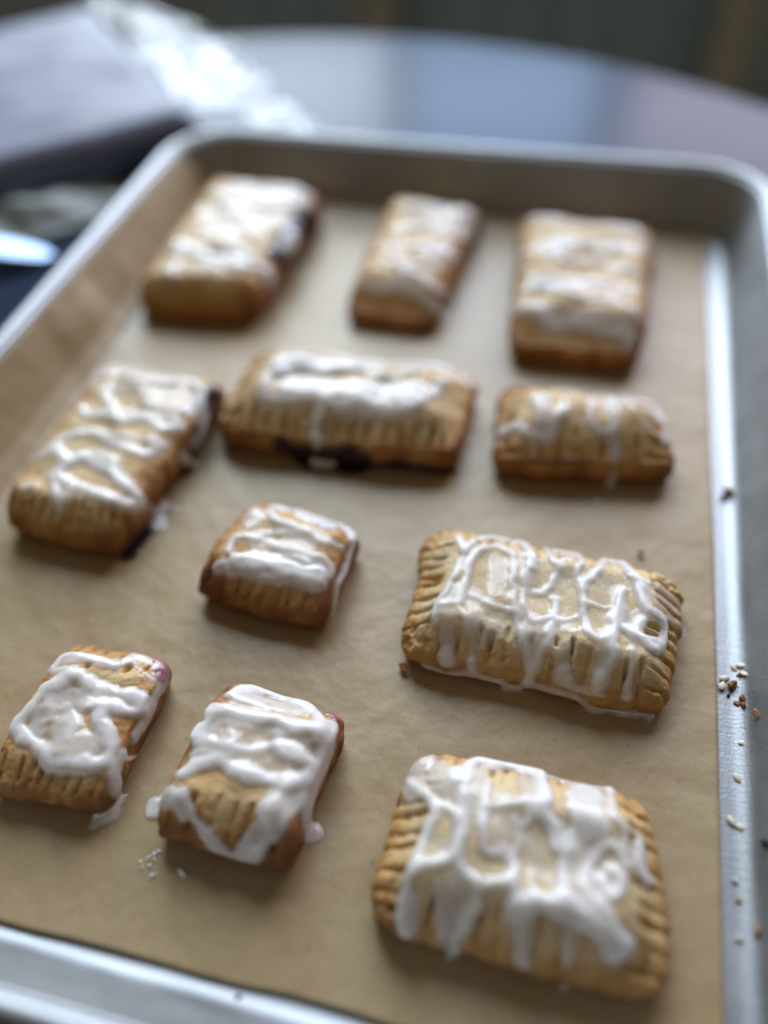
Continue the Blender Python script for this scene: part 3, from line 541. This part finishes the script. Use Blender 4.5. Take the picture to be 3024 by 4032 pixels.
# ---------------------------------------------------------------- materials
def mat_crust():
    t = NT('baked crust'); b = t.b
    bake = t.attr('bake'); n1 = t.noise(160, 5, .6); n2 = t.noise(900, 4, .7); n3 = t.noise(2600, 3, .6)
    f = t.math('ADD', bake, t.math('MULTIPLY_ADD', n1, .5, -.25)); f = t.math('ADD', f, t.math('MULTIPLY_ADD', n2, .34, -.17), clamp=True)
    c = t.ramp(f, [(0, (.70, .56, .34)), (.25, (.67, .47, .225)), (.5, (.56, .315, .10)), (.75, (.38, .165, .042)), (1, (.19, .066, .017))])
    sp = t.ramp(n3, [(.62, 0.), (.78, 1.)])
    c = t.mix(t.math('MULTIPLY', sp, .25), c, (.30, .14, .05))
    t.link(c, b.inputs['Base Color'])
    h = t.math('ADD', t.math('MULTIPLY', n2, .7), t.math('MULTIPLY', n3, .45))
    t.link(t.bump(h, .0008, .85), b.inputs['Normal'])
    t.link(t.ramp(n1, [(.3, .42), (.7, .66)]), b.inputs['Roughness'])
    t.set(Subsurface_Weight=.12, Subsurface_Radius=(.004, .002, .001), Subsurface_Scale=.6, Specular_IOR_Level=.4)
    return t.m
def glaze(name, color, dens, rough=.125, sss=.8):
    t = NT(name); b = t.b
    th = t.attr('thick'); n = t.noise(420, 4, .6)
    tt = t.math('MULTIPLY', th, t.math('MULTIPLY_ADD', n, .9, .55))
    al = t.math('SUBTRACT', 1., t.math('POWER', 2.718, t.math('MULTIPLY', tt, -dens)), clamp=True)
    n2 = t.noise(700, 3, .6); nb = t.bump(n2, .0002, .08)
    t.link(nb, b.inputs['Normal'])
    b.subsurface_method = 'BURLEY'
    t.set(Base_Color=(*color, 1), Roughness=rough, Specular_IOR_Level=.3, Subsurface_Weight=sss, Subsurface_Radius=(1., .85, .7), Subsurface_Scale=.0028)
    tr = t.n.new('ShaderNodeBsdfTransparent'); gl = t.n.new('ShaderNodeBsdfGlossy'); gl.inputs['Roughness'].default_value = rough
    t.link(nb, gl.inputs['Normal'])
    fr = t.n.new('ShaderNodeFresnel'); fr.inputs['IOR'].default_value = 1.45; t.link(nb, fr.inputs['Normal'])
    m1 = t.n.new('ShaderNodeMixShader'); t.link(t.math('MINIMUM', fr.outputs[0], .05), m1.inputs[0]); t.link(tr.outputs[0], m1.inputs[1]); t.link(gl.outputs[0], m1.inputs[2])
    m2 = t.n.new('ShaderNodeMixShader'); t.link(al, m2.inputs[0]); t.link(m1.outputs[0], m2.inputs[1]); t.link(b.outputs[0], m2.inputs[2])
    t.link(m2.outputs[0], t.out.inputs['Surface'])
    return t.m
def mat_paper():
    t = NT('unbleached parchment'); b = t.b
    n1 = t.noise(28, 4, .6); n2 = t.noise(700, 5, .7); n3 = t.noise(2500, 2, .6, map_scale=(1, .35, 1))
    c = t.ramp(n1, [(.3, (.385, .278, .143)), (.7, (.445, .33, .18))])
    c = t.mix(t.ramp(n2, [(.35, 0.), (.75, .5)]), c, (.31, .225, .12))
    sp = t.ramp(t.noise(420, 2, .4), [(.735, 0.), (.76, 1.)]); c = t.mix(t.math('MULTIPLY', sp, .5), c, (.16, .11, .06))
    t.link(c, b.inputs['Base Color'])
    n5 = t.noise(55, 3, .5)
    t.link(t.bump(t.math('ADD', n2, n3), .00025, .2, t.bump(n5, .0022, .45)), b.inputs['Normal'])
    t.link(t.ramp(n1, [(.3, .36), (.7, .46)]), b.inputs['Roughness']); t.set(Specular_IOR_Level=.45)
    return t.m
def mat_alu():
    t = NT('worn aluminium'); b = t.b
    n1 = t.noise(60, 5, .6); n2 = t.noise(1500, 3, .6, map_scale=(1, .12, 1)); n3 = t.noise(900, 3, .6, map_scale=(.15, 1, .4)); n4 = t.noise(900, 3, .65)
    c = t.ramp(n1, [(.3, (.34, .355, .365)), (.7, (.42, .435, .445))])
    sp = t.ramp(n4, [(.66, 0.), (.74, 1.)]); c = t.mix(t.math('MULTIPLY', sp, .5), c, (.33, .32, .31))
    t.link(c, b.inputs['Base Color']); t.set(Metallic=1.)
    r = t.math('ADD', t.math('MULTIPLY_ADD', n1, .2, .40), t.math('MULTIPLY', n4, .08)); t.link(r, b.inputs['Roughness'])
    h = t.math('ADD', t.math('ADD', n2, n3), t.math('MULTIPLY', n4, 1.2)); t.link(t.bump(h, .00022, .35), b.inputs['Normal'])
    return t.m
def simple(name, color, rough=.5, metal=0., var=.12, scale=60, bump=.0, bscale=400, spec=.5):
    t = NT(name); b = t.b
    n = t.noise(scale, 4, .6)
    lo = tuple(max(0, c * (1 - var)) for c in color); hi = tuple(c * (1 + var) for c in color)
    t.link(t.ramp(n, [(.3, lo), (.7, hi)]), b.inputs['Base Color'])
    t.set(Roughness=rough, Metallic=metal, Specular_IOR_Level=spec)
    if bump: t.link(t.bump(t.noise(bscale, 4, .6), bump, .6), b.inputs['Normal'])
    return t.m
def mat_plastic():
    t = NT('clear plastic film')
    tr = t.n.new('ShaderNodeBsdfTransparent'); gl = t.n.new('ShaderNodeBsdfGlossy'); gl.inputs['Roughness'].default_value = .03
    df = t.n.new('ShaderNodeBsdfTranslucent'); df.inputs['Color'].default_value = (.75, .85, .9, 1)
    fr = t.n.new('ShaderNodeFresnel'); fr.inputs['IOR'].default_value = 1.35
    n = t.noise(70, 4, .6); nb = t.bump(n, .006, 1.)
    t.link(nb, gl.inputs['Normal']); t.link(nb, fr.inputs['Normal'])
    f = t.math('MULTIPLY', fr.outputs[0], .2, clamp=True)
    m1 = t.n.new('ShaderNodeMixShader'); m1.inputs[0].default_value = .02; t.link(tr.outputs[0], m1.inputs[1]); t.link(df.outputs[0], m1.inputs[2])
    m2 = t.n.new('ShaderNodeMixShader'); t.link(f, m2.inputs[0]); t.link(m1.outputs[0], m2.inputs[1]); t.link(gl.outputs[0], m2.inputs[2])
    t.link(m2.outputs[0], t.out.inputs['Surface']); return t.m
M_CRUST = mat_crust(); M_ICE = glaze('sugar glaze', (.88, .855, .82), 1.25); M_FILL = glaze('blueberry filling', (.030, .010, .022), 6., .18, 0.); M_BERRY = glaze('berry stained glaze', (.34, .035, .11), 1.8, .15)
M_PAPER = mat_paper(); M_ALU = mat_alu(); M_PLASTIC = mat_plastic()
M_TABLE = simple('dark lacquered table', (.030, .042, .075), .26, spec=.22, scale=8, var=.2)
M_TABLE.node_tree.nodes['Principled BSDF'].inputs['IOR'].default_value = 1.20
M_TABLE.node_tree.nodes['Principled BSDF'].inputs['Specular Tint'].default_value = (.5, .78, 1., 1)
M_SEED = simple('sesame hull', (.74, .66, .50), .42, scale=500, var=.1)
M_NUT = simple('toasted crumb', (.28, .105, .030), .5, scale=700, var=.5, bump=.0004, bscale=1500)
M_CHAR = simple('burnt crumb', (.018, .014, .012), .6, scale=700, var=.4, bump=.0004)
M_GOLD = simple('golden crumb', (.50, .30, .10), .55, scale=700, var=.3, bump=.0004, bscale=1500)
M_FLAKE = simple('dry glaze', (.82, .81, .78), .3, scale=300, var=.05)
M_BLOCK = simple('lavender wrapper', (.21, .225, .30), .5, spec=.2, scale=14, var=.12)
M_WALL = simple('grey green wall', (.48, .62, .68), .8, scale=3, var=.1)
M_CURT = simple('charcoal curtain', (.52, .70, .78), .9, scale=30, var=.15)
M_POST = simple('olive painted wood', (.70, .70, .55), .6, scale=20, var=.15)
M_FLOOR = simple('brown floor', (.07, .05, .035), .5, scale=6, var=.3)
M_TOWEL = simple('pale paper towel', (.50, .56, .54), .8, scale=50, var=.06, bump=.0005, bscale=300)
M_STEEL = simple('brushed steel', (.16, .22, .32), .30, 1., scale=40, var=.05)

# ---------------------------------------------------------------- the setting and the table
tag(box('floor', (-3, -3, -.80), (3, 3, -.76), M_FLOOR), kind='structure')
tag(box('wall', (-3, 1.9, -.76), (3, 2.0, .24), M_WALL), kind='structure')

TC = (-.10, -.002); TR = .47
tb = tag(empty('round_table', (TC[0], TC[1], -.76)), 'dark glossy round table that reflects the window', 'table')
def lathe(name, prof, mat, parent, n=128):
    th = np.linspace(0, 2 * np.pi, n, endpoint=False)
    V = [(r * math.cos(a), r * math.sin(a), z) for r, z in prof for a in th]
    F = []
    for i in range(len(prof) - 1):
        for j in range(n): F.append((i * n + j, i * n + (j + 1) % n, (i + 1) * n + (j + 1) % n, (i + 1) * n + j))
    F.append(tuple(range(n - 1, -1, -1))); F.append(tuple((len(prof) - 1) * n + j for j in range(n)))
    return mesh_obj(name, V, F, mat, parent)
zt = .76 - .0035
lathe('tabletop', [(TR - .02, zt - .03), (TR - .004, zt - .026), (TR, zt - .015), (TR - .001, zt - .005), (TR - .005, zt - .0008), (TR - .010, zt)], M_TABLE, tb)
lathe('pedestal', [(.24, .0), (.24, .015), (.08, .04), (.045, .10), (.04, .5), (.06, zt - .0301)], M_TABLE, tb, 48)

# curtains hang in folds below the window sill, with two painted posts
def curtain(x0, x1, folds, label, seed):
    rng = np.random.RandomState(seed)
    n = int((x1 - x0) / .006); u = np.linspace(0, 1, n); z = np.linspace(-.74, .22, 12)
    U, Z = np.meshgrid(u, z)
    ph = np.cumsum(rng.uniform(.6, 1.4, n)); ph = ph / ph[-1] * folds * 2 * np.pi
    D = .028 * np.sin(ph)[None, :] * (1.05 - .25 * (Z - Z.min()) / .9) + .008 * np.sin(ph * 2.3 + 1)[None, :]
    V = np.stack([x0 + U * (x1 - x0), 1.84 + D, Z], -1).reshape(-1, 3)
    o = mesh_obj('curtain', V, grid_faces(12, n), M_CURT)
    md = o.modifiers.new('s', 'SOLIDIFY'); md.thickness = .003
    return tag(o, label, 'curtain')
curtain(-.90, -.52, 3, 'dark curtain hanging beside the olive post behind the plastic bag', 1)
curtain(-.40, .25, 4.5, 'charcoal curtain hanging between the two olive posts behind the table', 2)
for x, lb in ((-.455, 'olive painted post at the end of the wide curtain nearer the bag'), (.315, 'olive painted post at the end of the wide curtain away from the bag')):
    p = box('post', (x - .035, 1.74, -.76), (x + .035, 1.775, .22), M_POST, None, .004)
    tag(p, lb, 'post', 'olive posts behind the table')

# ---------------------------------------------------------------- baking tray
FX, FY = .1445, .196
def rring(d, z, n=10, r0=.020):
    hx, hy, r = FX + d, FY + d, r0 + d
    out = []
    for cx, cy, a0 in ((hx - r, hy - r, 0), (-hx + r, hy - r, 90), (-hx + r, -hy + r, 180), (hx - r, -hy + r, 270)):
        for i in range(n + 1):
            a = math.radians(a0 + 90 * i / n); out.append((cx + r * math.cos(a), cy + r * math.sin(a), z))
    return out
def loft(name, prof, mat, parent, cap=False, closed=False):
    V = []; F = []; k = None
    for d, z in prof:
        r = rring(d, z); k = len(r); V += r
    np_ = len(prof)
    for i in range(np_ - (0 if closed else 1)):
        i2 = (i + 1) % np_
        for j in range(k): F.append((i * k + j, i * k + (j + 1) % k, i2 * k + (j + 1) % k, i2 * k + j))
    if cap: F.append(tuple(range(k)))
    return mesh_obj(name, V, F, mat, parent)
tray = tag(empty('baking_tray', (0, 0, 0)), 'worn aluminium baking tray with rolled rim, lined with brown parchment', 'baking tray')
prof = [(-.012, 0), (-.0065, 0), (-.0055, .00002), (-.0040, .0003), (-.0026, .0009), (-.0014, .0018), (-.0005, .0030), (.0003, .0048), (.0094, .0270), (.0102, .0288), (.0112, .0300)]
body = loft('tray_body', prof, M_ALU, tray, cap=True)
md = body.modifiers.new('thick', 'SOLIDIFY'); md.thickness = .0010; md.offset = 1
c0, cz, rr = .0143, .0291, .0031
loft('rolled_rim', [(c0 + rr * math.cos(a), cz + rr * .85 * math.sin(a)) for a in np.linspace(0, 2 * np.pi, 14, endpoint=False)], M_ALU, tray, closed=True)

# ---------------------------------------------------------------- parchment
def parchment():
    s = np.linspace(0, 1, 260); y = np.linspace(-.190, .1935, 300)
    path = [(.1345, .0006), (-.124, .0006), (-.1335, .0028), (-.1400, .0078), (-.1440, .0135), (-.1530, .0288)]
    P = np.array(path); L = np.r_[0, np.cumsum(np.linalg.norm(np.diff(P, axis=0), axis=1))]; L /= L[-1]
    Sg, Y = np.meshgrid(s, y)
    X = np.interp(Sg, L, P[:, 0]); Z = np.interp(Sg, L, P[:, 1])
    wallf = sstep(Sg, L[1] - .12, L[1] + .03)
    topf = sstep(Sg, L[4], 1)
    Z = Z + .00035 * (1 + fbm(X * 30, Y * 22, 3, 2)) * (1 - wallf)
    fold = sstep(fbm(Y * 26 + X * 14, X * 20 - Y * 6, 8, 2), -.1, .55)
    far = sstep(Y, -.05, .12)
    bump = wallf * (1 - .8 * topf) * (.0004 + .0036 * fold * (.25 + .75 * far))
    X = X + bump * .8; Z = Z + bump * .55
    # the sheet lifts a little along its cut edge and towards the far end
    Z = Z + .0011 * sstep(X, .118, .1345) * (.5 + .5 * fbm(Y * 18, Y * 0, 11, 2)) + .0016 * sstep(Y, .172, .1935) * (1 - wallf)
    Yv = Y + .0010 * fbm(X * 25, X * 0 + 2, 12, 2) * sstep(-Y, .15, .19) - .012 * topf * sstep(Y, .14, .19)
    Xv = X + .0007 * fbm(Y * 9, Y * 0 + 4, 13, 2) * sstep(X, .1, .134)
    V = np.stack([Xv, Yv, Z], -1).reshape(-1, 3)
    o = mesh_obj('parchment_paper', V, grid_faces(*X.shape)[:, ::-1].copy(), M_PAPER)
    md = o.modifiers.new('thick', 'SOLIDIFY'); md.thickness = .00018; md.offset = -1
    return tag(o, 'brown unbleached parchment sheet lining the tray and running up its left side', 'parchment paper')
parchment()

# ---------------------------------------------------------------- pastries
LABEL = {
 'p1': 'hand pie in the far tray corner, heavily iced, dark berry filling bursting from its side',
 'p2': 'narrowest hand pie of the row along the far rim, between two wider ones',
 'p3': 'browned hand pie with broad icing stripes, at the far rim beside the bare metal',
 'p4': 'long hand pie with looping icing and dark filling along one side, beside the paper fold',
 'p5': 'wide hand pie with blueberry filling burst open along its crimped front',
 'p6': 'short domed hand pie with sparse icing and one long drip down its front',
 'p7': 'small square hand pie with fork pricked brown front and icing bands, alone mid paper',
 'p8': 'pale wide hand pie with zigzag icing ropes and an icing puddle under its front',
 'p9': 'small iced hand pie with a pinkish magenta corner and icing run onto the paper',
 'p10': 'small hand pie nearly covered in icing, beside a scatter of dried icing flakes',
 'p11': 'big pale crimped hand pie with looped icing drips, in front of the zigzag iced pie'}
Z0 = .0011
def make_pastry(key, P):
    q, hA, hB = pastry_axes(P)
    c = q.mean(0)
    root = tag(empty('hand_pie', (c[0], c[1], Z0)), LABEL[key], 'pastry', 'hand pies on the tray')
    la, na = grid_lines(hA, P['res']); lb, nb = grid_lines(hB, P['res'])
    A, B = np.meshgrid(la, lb)
    Vd, bake = pastry_surface(P, A, B, True)
    Vs, _ = pastry_surface(P, A, B, False)
    sh = np.array([c[0], c[1], 0])
    ins = (slice(nb, len(lb) - nb), slice(na, len(la) - na))
    C = Vd[ins]; r, k = C.shape[:2]
    mesh_obj('crust', (C - sh).reshape(-1, 3), grid_faces(r, k), M_CRUST, root, attrs={'bake': bake[ins].ravel()})
    F = grid_faces(len(lb), len(la))
    flat = Vs.reshape(-1, 3); det = Vd.reshape(-1, 3)
    du = np.gradient(Vs, axis=1); dv = np.gradient(Vs, axis=0); N = np.cross(du, dv)
    N /= np.linalg.norm(N, axis=-1, keepdims=True) + 1e-12; N = N.reshape(-1, 3)
    # blunt the normals over the crest of the wall so that the glaze does not fold on itself
    Ng = N.reshape(len(lb), len(la), 3)
    for _ in range(4):
        Ng[1:-1, 1:-1] = (Ng[1:-1, 1:-1] + .5 * (Ng[:-2, 1:-1] + Ng[2:, 1:-1] + Ng[1:-1, :-2] + Ng[1:-1, 2:])) / 3
    N = Ng.reshape(-1, 3); N /= np.linalg.norm(N, axis=-1, keepdims=True) + 1e-12
    under = np.zeros(len(flat))
    for lay, nm, mat in (('filling', 'filling', M_FILL), ('filling_low', 'filling', M_FILL), ('icing', 'icing', M_ICE), ('berry', 'berry_glaze', M_BERRY)):
        st = [(k_, r_, h_, p_) for l_, k_, r_, h_, p_ in P['strokes'] if l_ == lay]
        if not st: continue
        t = glaze_field(flat, st, P['seed'] + (0 if lay == 'icing' else 99))
        t = level(t.reshape(A.shape), max(1, int(round(P.get('level', .0005) / P['res'])))).ravel() - .00012
        wgt = sstep(t, .00002, .0004)[:, None] * .95
        base = det * (1 - wgt) + flat * wgt
        lift = np.where(t > 0, t, t * 2.) + (.00012 if lay == 'berry' else 0)
        if lay == 'berry':
            ti = glaze_field(flat, [(k_, r_, h_, p_) for l_, k_, r_, h_, p_ in P['strokes'] if l_ == 'icing'], P['seed'])
            lift = lift + np.maximum(0, ti)
        if lay.startswith('filling'): lift = lift + np.where(t > 0, .0004, 0); base = det
        if lay.startswith('filling'): under = np.maximum(under, np.where(t > 0, lift, 0))
        if lay == 'icing': lift = lift + np.where(t > 0, under * sstep(t, 0, .0004), 0)
        V = base + N * lift[:, None]
        keep = (t[F] > 0).any(1)
        Fk = F[keep]; used = np.unique(Fk); idx = np.full(len(V), -1); idx[used] = np.arange(len(used))
        mesh_obj(nm, V[used] - sh, idx[Fk], mat, root, attrs={'thick': np.maximum(t[used], 0) * 1000})
    return root
for key, P in PASTRY.items(): make_pastry(key, P)

# ---------------------------------------------------------------- loose seeds, crumbs and icing flakes
def seed_mesh():
    bm = bmesh.new(); bmesh.ops.create_uvsphere(bm, u_segments=14, v_segments=10, radius=1)
    for v in bm.verts:
        x, y, z = v.co
        w = 1 - .62 * max(0, x) ** 1.3
        v.co = Vector((x * .00175, y * .00102 * w, z * .00050 * (1 - .2 * max(0, x))))
    for f in bm.faces: f.smooth = True
    me = bpy.data.meshes.new('sesame_seed'); bm.to_mesh(me); bm.free(); me.materials.append(M_SEED); return me
SM = seed_mesh()
G_SEED = 'sesame seeds on the bare tray strip'
seeds = [(.1341, -.0707, 0, 80, 'sesame seed half tucked under the cut edge of the parchment'), (.1405, -.0689, 0, -60, 'slanted sesame seed in the cluster, next to a tiny black crumb'),
 (.1424, -.0682, .0010, -10, 'sesame seed across the tray fold at the far end of the cluster'), (.1432, -.0715, .0016, -30, 'sesame seed leaning on the tray wall over a small brown crumb'),
 (.1375, -.0733, 0, 25, 'broad sesame seed on the flat metal behind the largest brown crumb'), (.1366, -.0764, .0003, 75, 'sesame seed wedged between the parchment edge and the largest brown crumb'),
 (.1423, -.0947, .0003, 15, 'lone sesame seed against the foot of the tray wall'), (.1402, -.1062, 0, -60, 'lone sesame seed lying slantwise on the flat bare metal'),
 (.1382, -.1195, 0, -55, 'sesame seed of the touching pair that lies nearer the parchment'), (.1408, -.1207, 0, -15, 'sesame seed of the touching pair that lies nearer the tray wall')]
for x, y, z, a, lb in seeds:
    o = bpy.data.objects.new('sesame_seed', SM); COL.objects.link(o)
    o.location = (x, y, z + .00048); o.rotation_euler = (random.uniform(-.25, .25) if z else 0, -.35 if z > .0008 else 0, math.radians(a))
    tag(o, lb or 'sesame seed in the cluster of seeds and brown crumbs', 'sesame seed', G_SEED)
def lump(name, size, mat, seed, sub=3):
    bm = bmesh.new(); bmesh.ops.create_icosphere(bm, subdivisions=sub, radius=1)
    rng = np.random.RandomState(seed)
    k = rng.normal(size=(6, 3)); k /= np.linalg.norm(k, axis=1)[:, None]; dcut = rng.uniform(.45, .8, 6)
    for v in bm.verts:
        p = np.array(v.co)
        for i in range(6):
            ex = p @ k[i] - dcut[i]
            if ex > 0: p = p - k[i] * ex
        p = p * (1 + .10 * math.sin(7 * p[0] + seed) * math.sin(6 * p[1] - seed) + .05 * math.sin(15 * p[2] + 11 * p[0]))
        v.co = Vector(p * np.array(size))
    for f in bm.faces: f.smooth = False
    me = bpy.data.meshes.new(name); bm.to_mesh(me); bm.free(); me.materials.append(mat)
    zmin = min(v.co.z for v in me.vertices)
    o = bpy.data.objects.new(name, me); COL.objects.link(o); o['zmin'] = zmin; return o
crumbs = [(.1342, -.0773, 0, (.0014, .0011, .0008), M_NUT, 20, 'reddish crumb poking out from under the parchment edge'),
 (.1396, -.0757, 0, (.0021, .0016, .0013), M_NUT, 70, 'largest reddish brown crumb among the sesame seeds'),
 (.1419, -.0716, .0006, (.0010, .0008, .0008), M_NUT, 40, 'small brown crumb wedged between the sesame seeds and the tray wall'),
 (.1408, -.0817, 0, (.0012, .0010, .0008), M_NUT, 10, 'brown crumb in the broken trio below the seed cluster'),
 (.1422, -.0800, .0008, (.0010, .0017, .0008), M_NUT, 15, 'upright brown crumb in the broken trio below the seed cluster'),
 (.1424, -.0825, .0009, (.0010, .0010, .0008), M_NUT, 55, 'squat brown crumb in the broken trio below the seed cluster'),
 (.1447, -.0868, .0049, (.0010, .0021, .0009), M_NUT, 0, 'oval brown crumb stuck on the sloping tray wall near the seeds'),
 (.1448, -.1262, .0058, (.0012, .0012, .0009), M_CHAR, 30, 'dark crumb stuck on the tray wall beside two touching seeds'),
 (.1432, -.1473, .0016, (.0008, .0022, .0008), M_NUT, -20, 'long brown crumb lying along the foot of the tray wall'),
 (.1413, -.0717, .0, (.0006, .0006, .0005), M_CHAR, 0, 'tiny black crumb between the sesame seeds'),
 (.1385, -.0793, .0, (.0006, .0006, .0005), M_CHAR, 0, 'tiny black crumb below the largest brown crumb'),
 (.1404, .0088, .0, (.0024, .0020, .0020), M_GOLD, 30, 'golden pastry crumb alone on the bare metal strip'),
 (.1388, .0056, .0, (.0014, .0012, .0010), M_CHAR, 30, 'dark crumb leaning against the golden crumb'),
 (.0372, -.0925, .0012, (.0022, .0016, .0012), M_NUT, -20, 'brown crumb at the front corner of the zigzag iced pie'),
 (.1097, -.0290, .0012, (.0016, .0012, .0010), M_GOLD, -20, 'golden crumb on the paper behind the zigzag iced pie'),
 (.1384, -.1355, .0, (.0009, .0008, .0006), M_SEED, 10, 'pale speck on bare metal, first below the touching pair of seeds'),
 (.1393, -.1404, .0, (.0009, .0007, .0005), M_GOLD, 10, 'golden speck on bare metal near the long brown crumb'),
 (.1391, -.1500, .0, (.0009, .0008, .0006), M_SEED, 10, 'pale speck on bare metal beside the long brown crumb'),
 (.1344, -.1599, .0, (.0009, .0008, .0006), M_SEED, 10, 'pale speck on bare metal close to the parchment edge'),
 (.0176, -.1925, .0, (.0011, .0009, .0006), M_CHAR, 0, 'dark speck at the near cut edge of the parchment')]
for i, (x, y, z, s, mt, a, lb) in enumerate(crumbs):
    o = lump('crumb', s, mt, i + 2); o.location = (x, y, z - o['zmin'] * .92); o.rotation_euler = (0, -.9 if z > .004 else (-.35 if z > .0005 and x > .14 else 0), math.radians(a))
    del o['zmin']; tag(o, lb, 'crumb', 'crumbs on the tray')
def flake(x, y, r, seed, lb):
    rng = np.random.RandomState(seed); n = 7
    a = np.sort(rng.uniform(0, 2 * np.pi, n)); rad = r * rng.uniform(.55, 1.1, n); st = rng.uniform(.5, .9); ro = rng.uniform(0, 3)
    pts = [(rad[i] * math.cos(a[i]), rad[i] * st * math.sin(a[i])) for i in range(n)]
    pts = [(px * math.cos(ro) - py * math.sin(ro), px * math.sin(ro) + py * math.cos(ro)) for px, py in pts]
    V = [(px, py, 0) for px, py in pts] + [(px * .8, py * .8, .0005) for px, py in pts] + [(0, 0, .00062)]
    F = [(i, (i + 1) % n, n + (i + 1) % n, n + i) for i in range(n)] + [(n + i, n + (i + 1) % n, 2 * n) for i in range(n)]
    o = mesh_obj('icing_flake', V, F, M_FLAKE); o.location = (x, y, Z0 - .0002); tag(o, lb, 'icing flake', 'dried icing flakes'); return o
for i, (x, y, r) in enumerate([(-.0207, -.1678, .0008), (-.0191, -.1668, .0009), (-.0178, -.1649, .0010), (-.0168, -.1640, .0009), (-.0178, -.1681, .0010), (-.0157, -.1704, .0011), (-.0195, -.1688, .0008), (-.0185, -.1660, .0007), (-.0170, -.1662, .0008)]):
    flake(x, y, r, i + 3, 'tiny white icing flake in the scatter before the small iced pie')
flake(-.0084, -.1675, .0020, 40, 'largest lone icing flake beside the scatter of tiny flakes')

# ---------------------------------------------------------------- the wrapped pack, its plastic and a knife beside the tray
ZT = -.0035
pk = tag(empty('wrapped_pack', (-.158, .235, ZT)), 'flat lavender pack in crinkled clear plastic lying behind the tray corner', 'pack')
e1 = Vector((-.74, -.67, 0)).normalized(); e2 = Vector((-e1.y, e1.x, 0)) * -1
if e2.y < 0: e2 = -e2
def pack_pt(u, v, z): return e1 * u + e2 * v + Vector((0, 0, z))
def pack():
    nu, nv = 60, 50
    U, V = np.meshgrid(np.linspace(0, .36, nu), np.linspace(0, 0.24, nv))
    def surf(top):
        ed = np.minimum(np.minimum(U, .36 - U), np.minimum(V, 0.24 - V))
        k = sstep(ed, 0, .012)
        z = .017 + (.015 * np.sqrt(k) + .0025 * fbm(U * 18, V * 30, 5, 3) * k) * (1 if top else -1.05)
        return z
    Vt = []; 
    for top in (True, False):
        z = surf(top)
        Vt += [tuple(pack_pt(U[i, j], V[i, j], z[i, j])) for i in range(nv) for j in range(nu)]
    F = grid_faces(nv, nu); n = nu * nv
    Fa = np.concatenate([F, F[:, ::-1] + n])
    rim = list(range(nu)) + [i * nu + nu - 1 for i in range(1, nv)] + [n - 1 - i for i in range(1, nu)] + [(nv - 1 - i) * nu for i in range(1, nv)]
    Fb = np.array([(rim[i], rim[i] + n, rim[(i + 1) % len(rim)] + n, rim[(i + 1) % len(rim)]) for i in range(len(rim))])
    mesh_obj('block', np.array(Vt), np.concatenate([Fa, Fb]), M_BLOCK, pk)
    # crinkled film: a thin sleeve over the block that flares out past its short end
    nu, nv = 110, 200
    U, V = np.meshgrid(np.linspace(-.064, .010, nu), np.linspace(-.015, .235, nv))
    out = sstep(-U, -.005, .07)
    z = .0355 - .026 * out + .009 * np.abs(fbm(U * 45, V * 26, 6, 3)) + .009 * out * fbm(U * 80, V * 50, 9, 2)
    Vp = np.array([pack_pt(U[i, j] + .012 * fbm(V[i:i + 1, j] * 40, V[i:i + 1, j] * 0, 4, 2)[0] * out[i, j], V[i, j], max(.0012, z[i, j])) for i in range(nv) for j in range(nu)])
    mesh_obj('plastic_sleeve', Vp, grid_faces(nv, nu), M_PLASTIC, pk)
def towel():
    n1, n2 = 110, 90
    A, B = np.meshgrid(np.linspace(-.105, .02, n1), np.linspace(-.036, .036, n2))
    e = np.minimum(np.minimum(A + .105, .02 - A), np.minimum(B + .036, .036 - B))
    z = .0012 + .013 * np.abs(fbm(A * 24 + B * 12, B * 30, 22, 3)) * sstep(e, -.004, .02) + .004 * sstep(e, 0, .02)
    c, s_ = math.cos(.85), math.sin(.85)
    X = A * c - B * s_ + .006 * fbm(B * 40, A * 20, 23, 2); Y = A * s_ + B * c + .006 * fbm(A * 40, B * 20, 24, 2)
    o = mesh_obj('paper_towel', np.stack([X, Y, z], -1).reshape(-1, 3), grid_faces(n2, n1), M_TOWEL)
    o.location = (-.226, .186, ZT); md = o.modifiers.new('s', 'SOLIDIFY'); md.thickness = .0004
    tag(o, 'crumpled pale paper towel on the table in front of the lavender pack', 'paper towel')
towel()
pack()
kn = tag(empty('table_knife', (-.205, .116, ZT)), 'steel table knife propped on the lavender pack outside the tray', 'knife')
def slab(name, outline, z0, z1, mat, parent):
    n = len(outline)
    V = [(x, y, z0) for x, y in outline] + [(x * 1, y * .8, z1) for x, y in outline]
    F = [tuple(range(n - 1, -1, -1)), tuple(range(n, 2 * n))] + [(i, (i + 1) % n, n + (i + 1) % n, n + i) for i in range(n)]
    return mesh_obj(name, V, F, mat, parent, smooth=False)
slab('blade', [(0, 0), (-.006, .006), (-.02, .0095), (-.10, .010), (-.10, -.010), (-.02, -.0095), (-.006, -.006)], .0004, .0022, M_STEEL, kn)
slab('handle', [(-.1002, .008), (-.20, .010), (-.21, .006), (-.21, -.006), (-.20, -.010), (-.1002, -.008)], .0004, .006, M_STEEL, kn)
kn.rotation_euler = (0, math.radians(14), math.radians(14)); kn.location.z += .0008
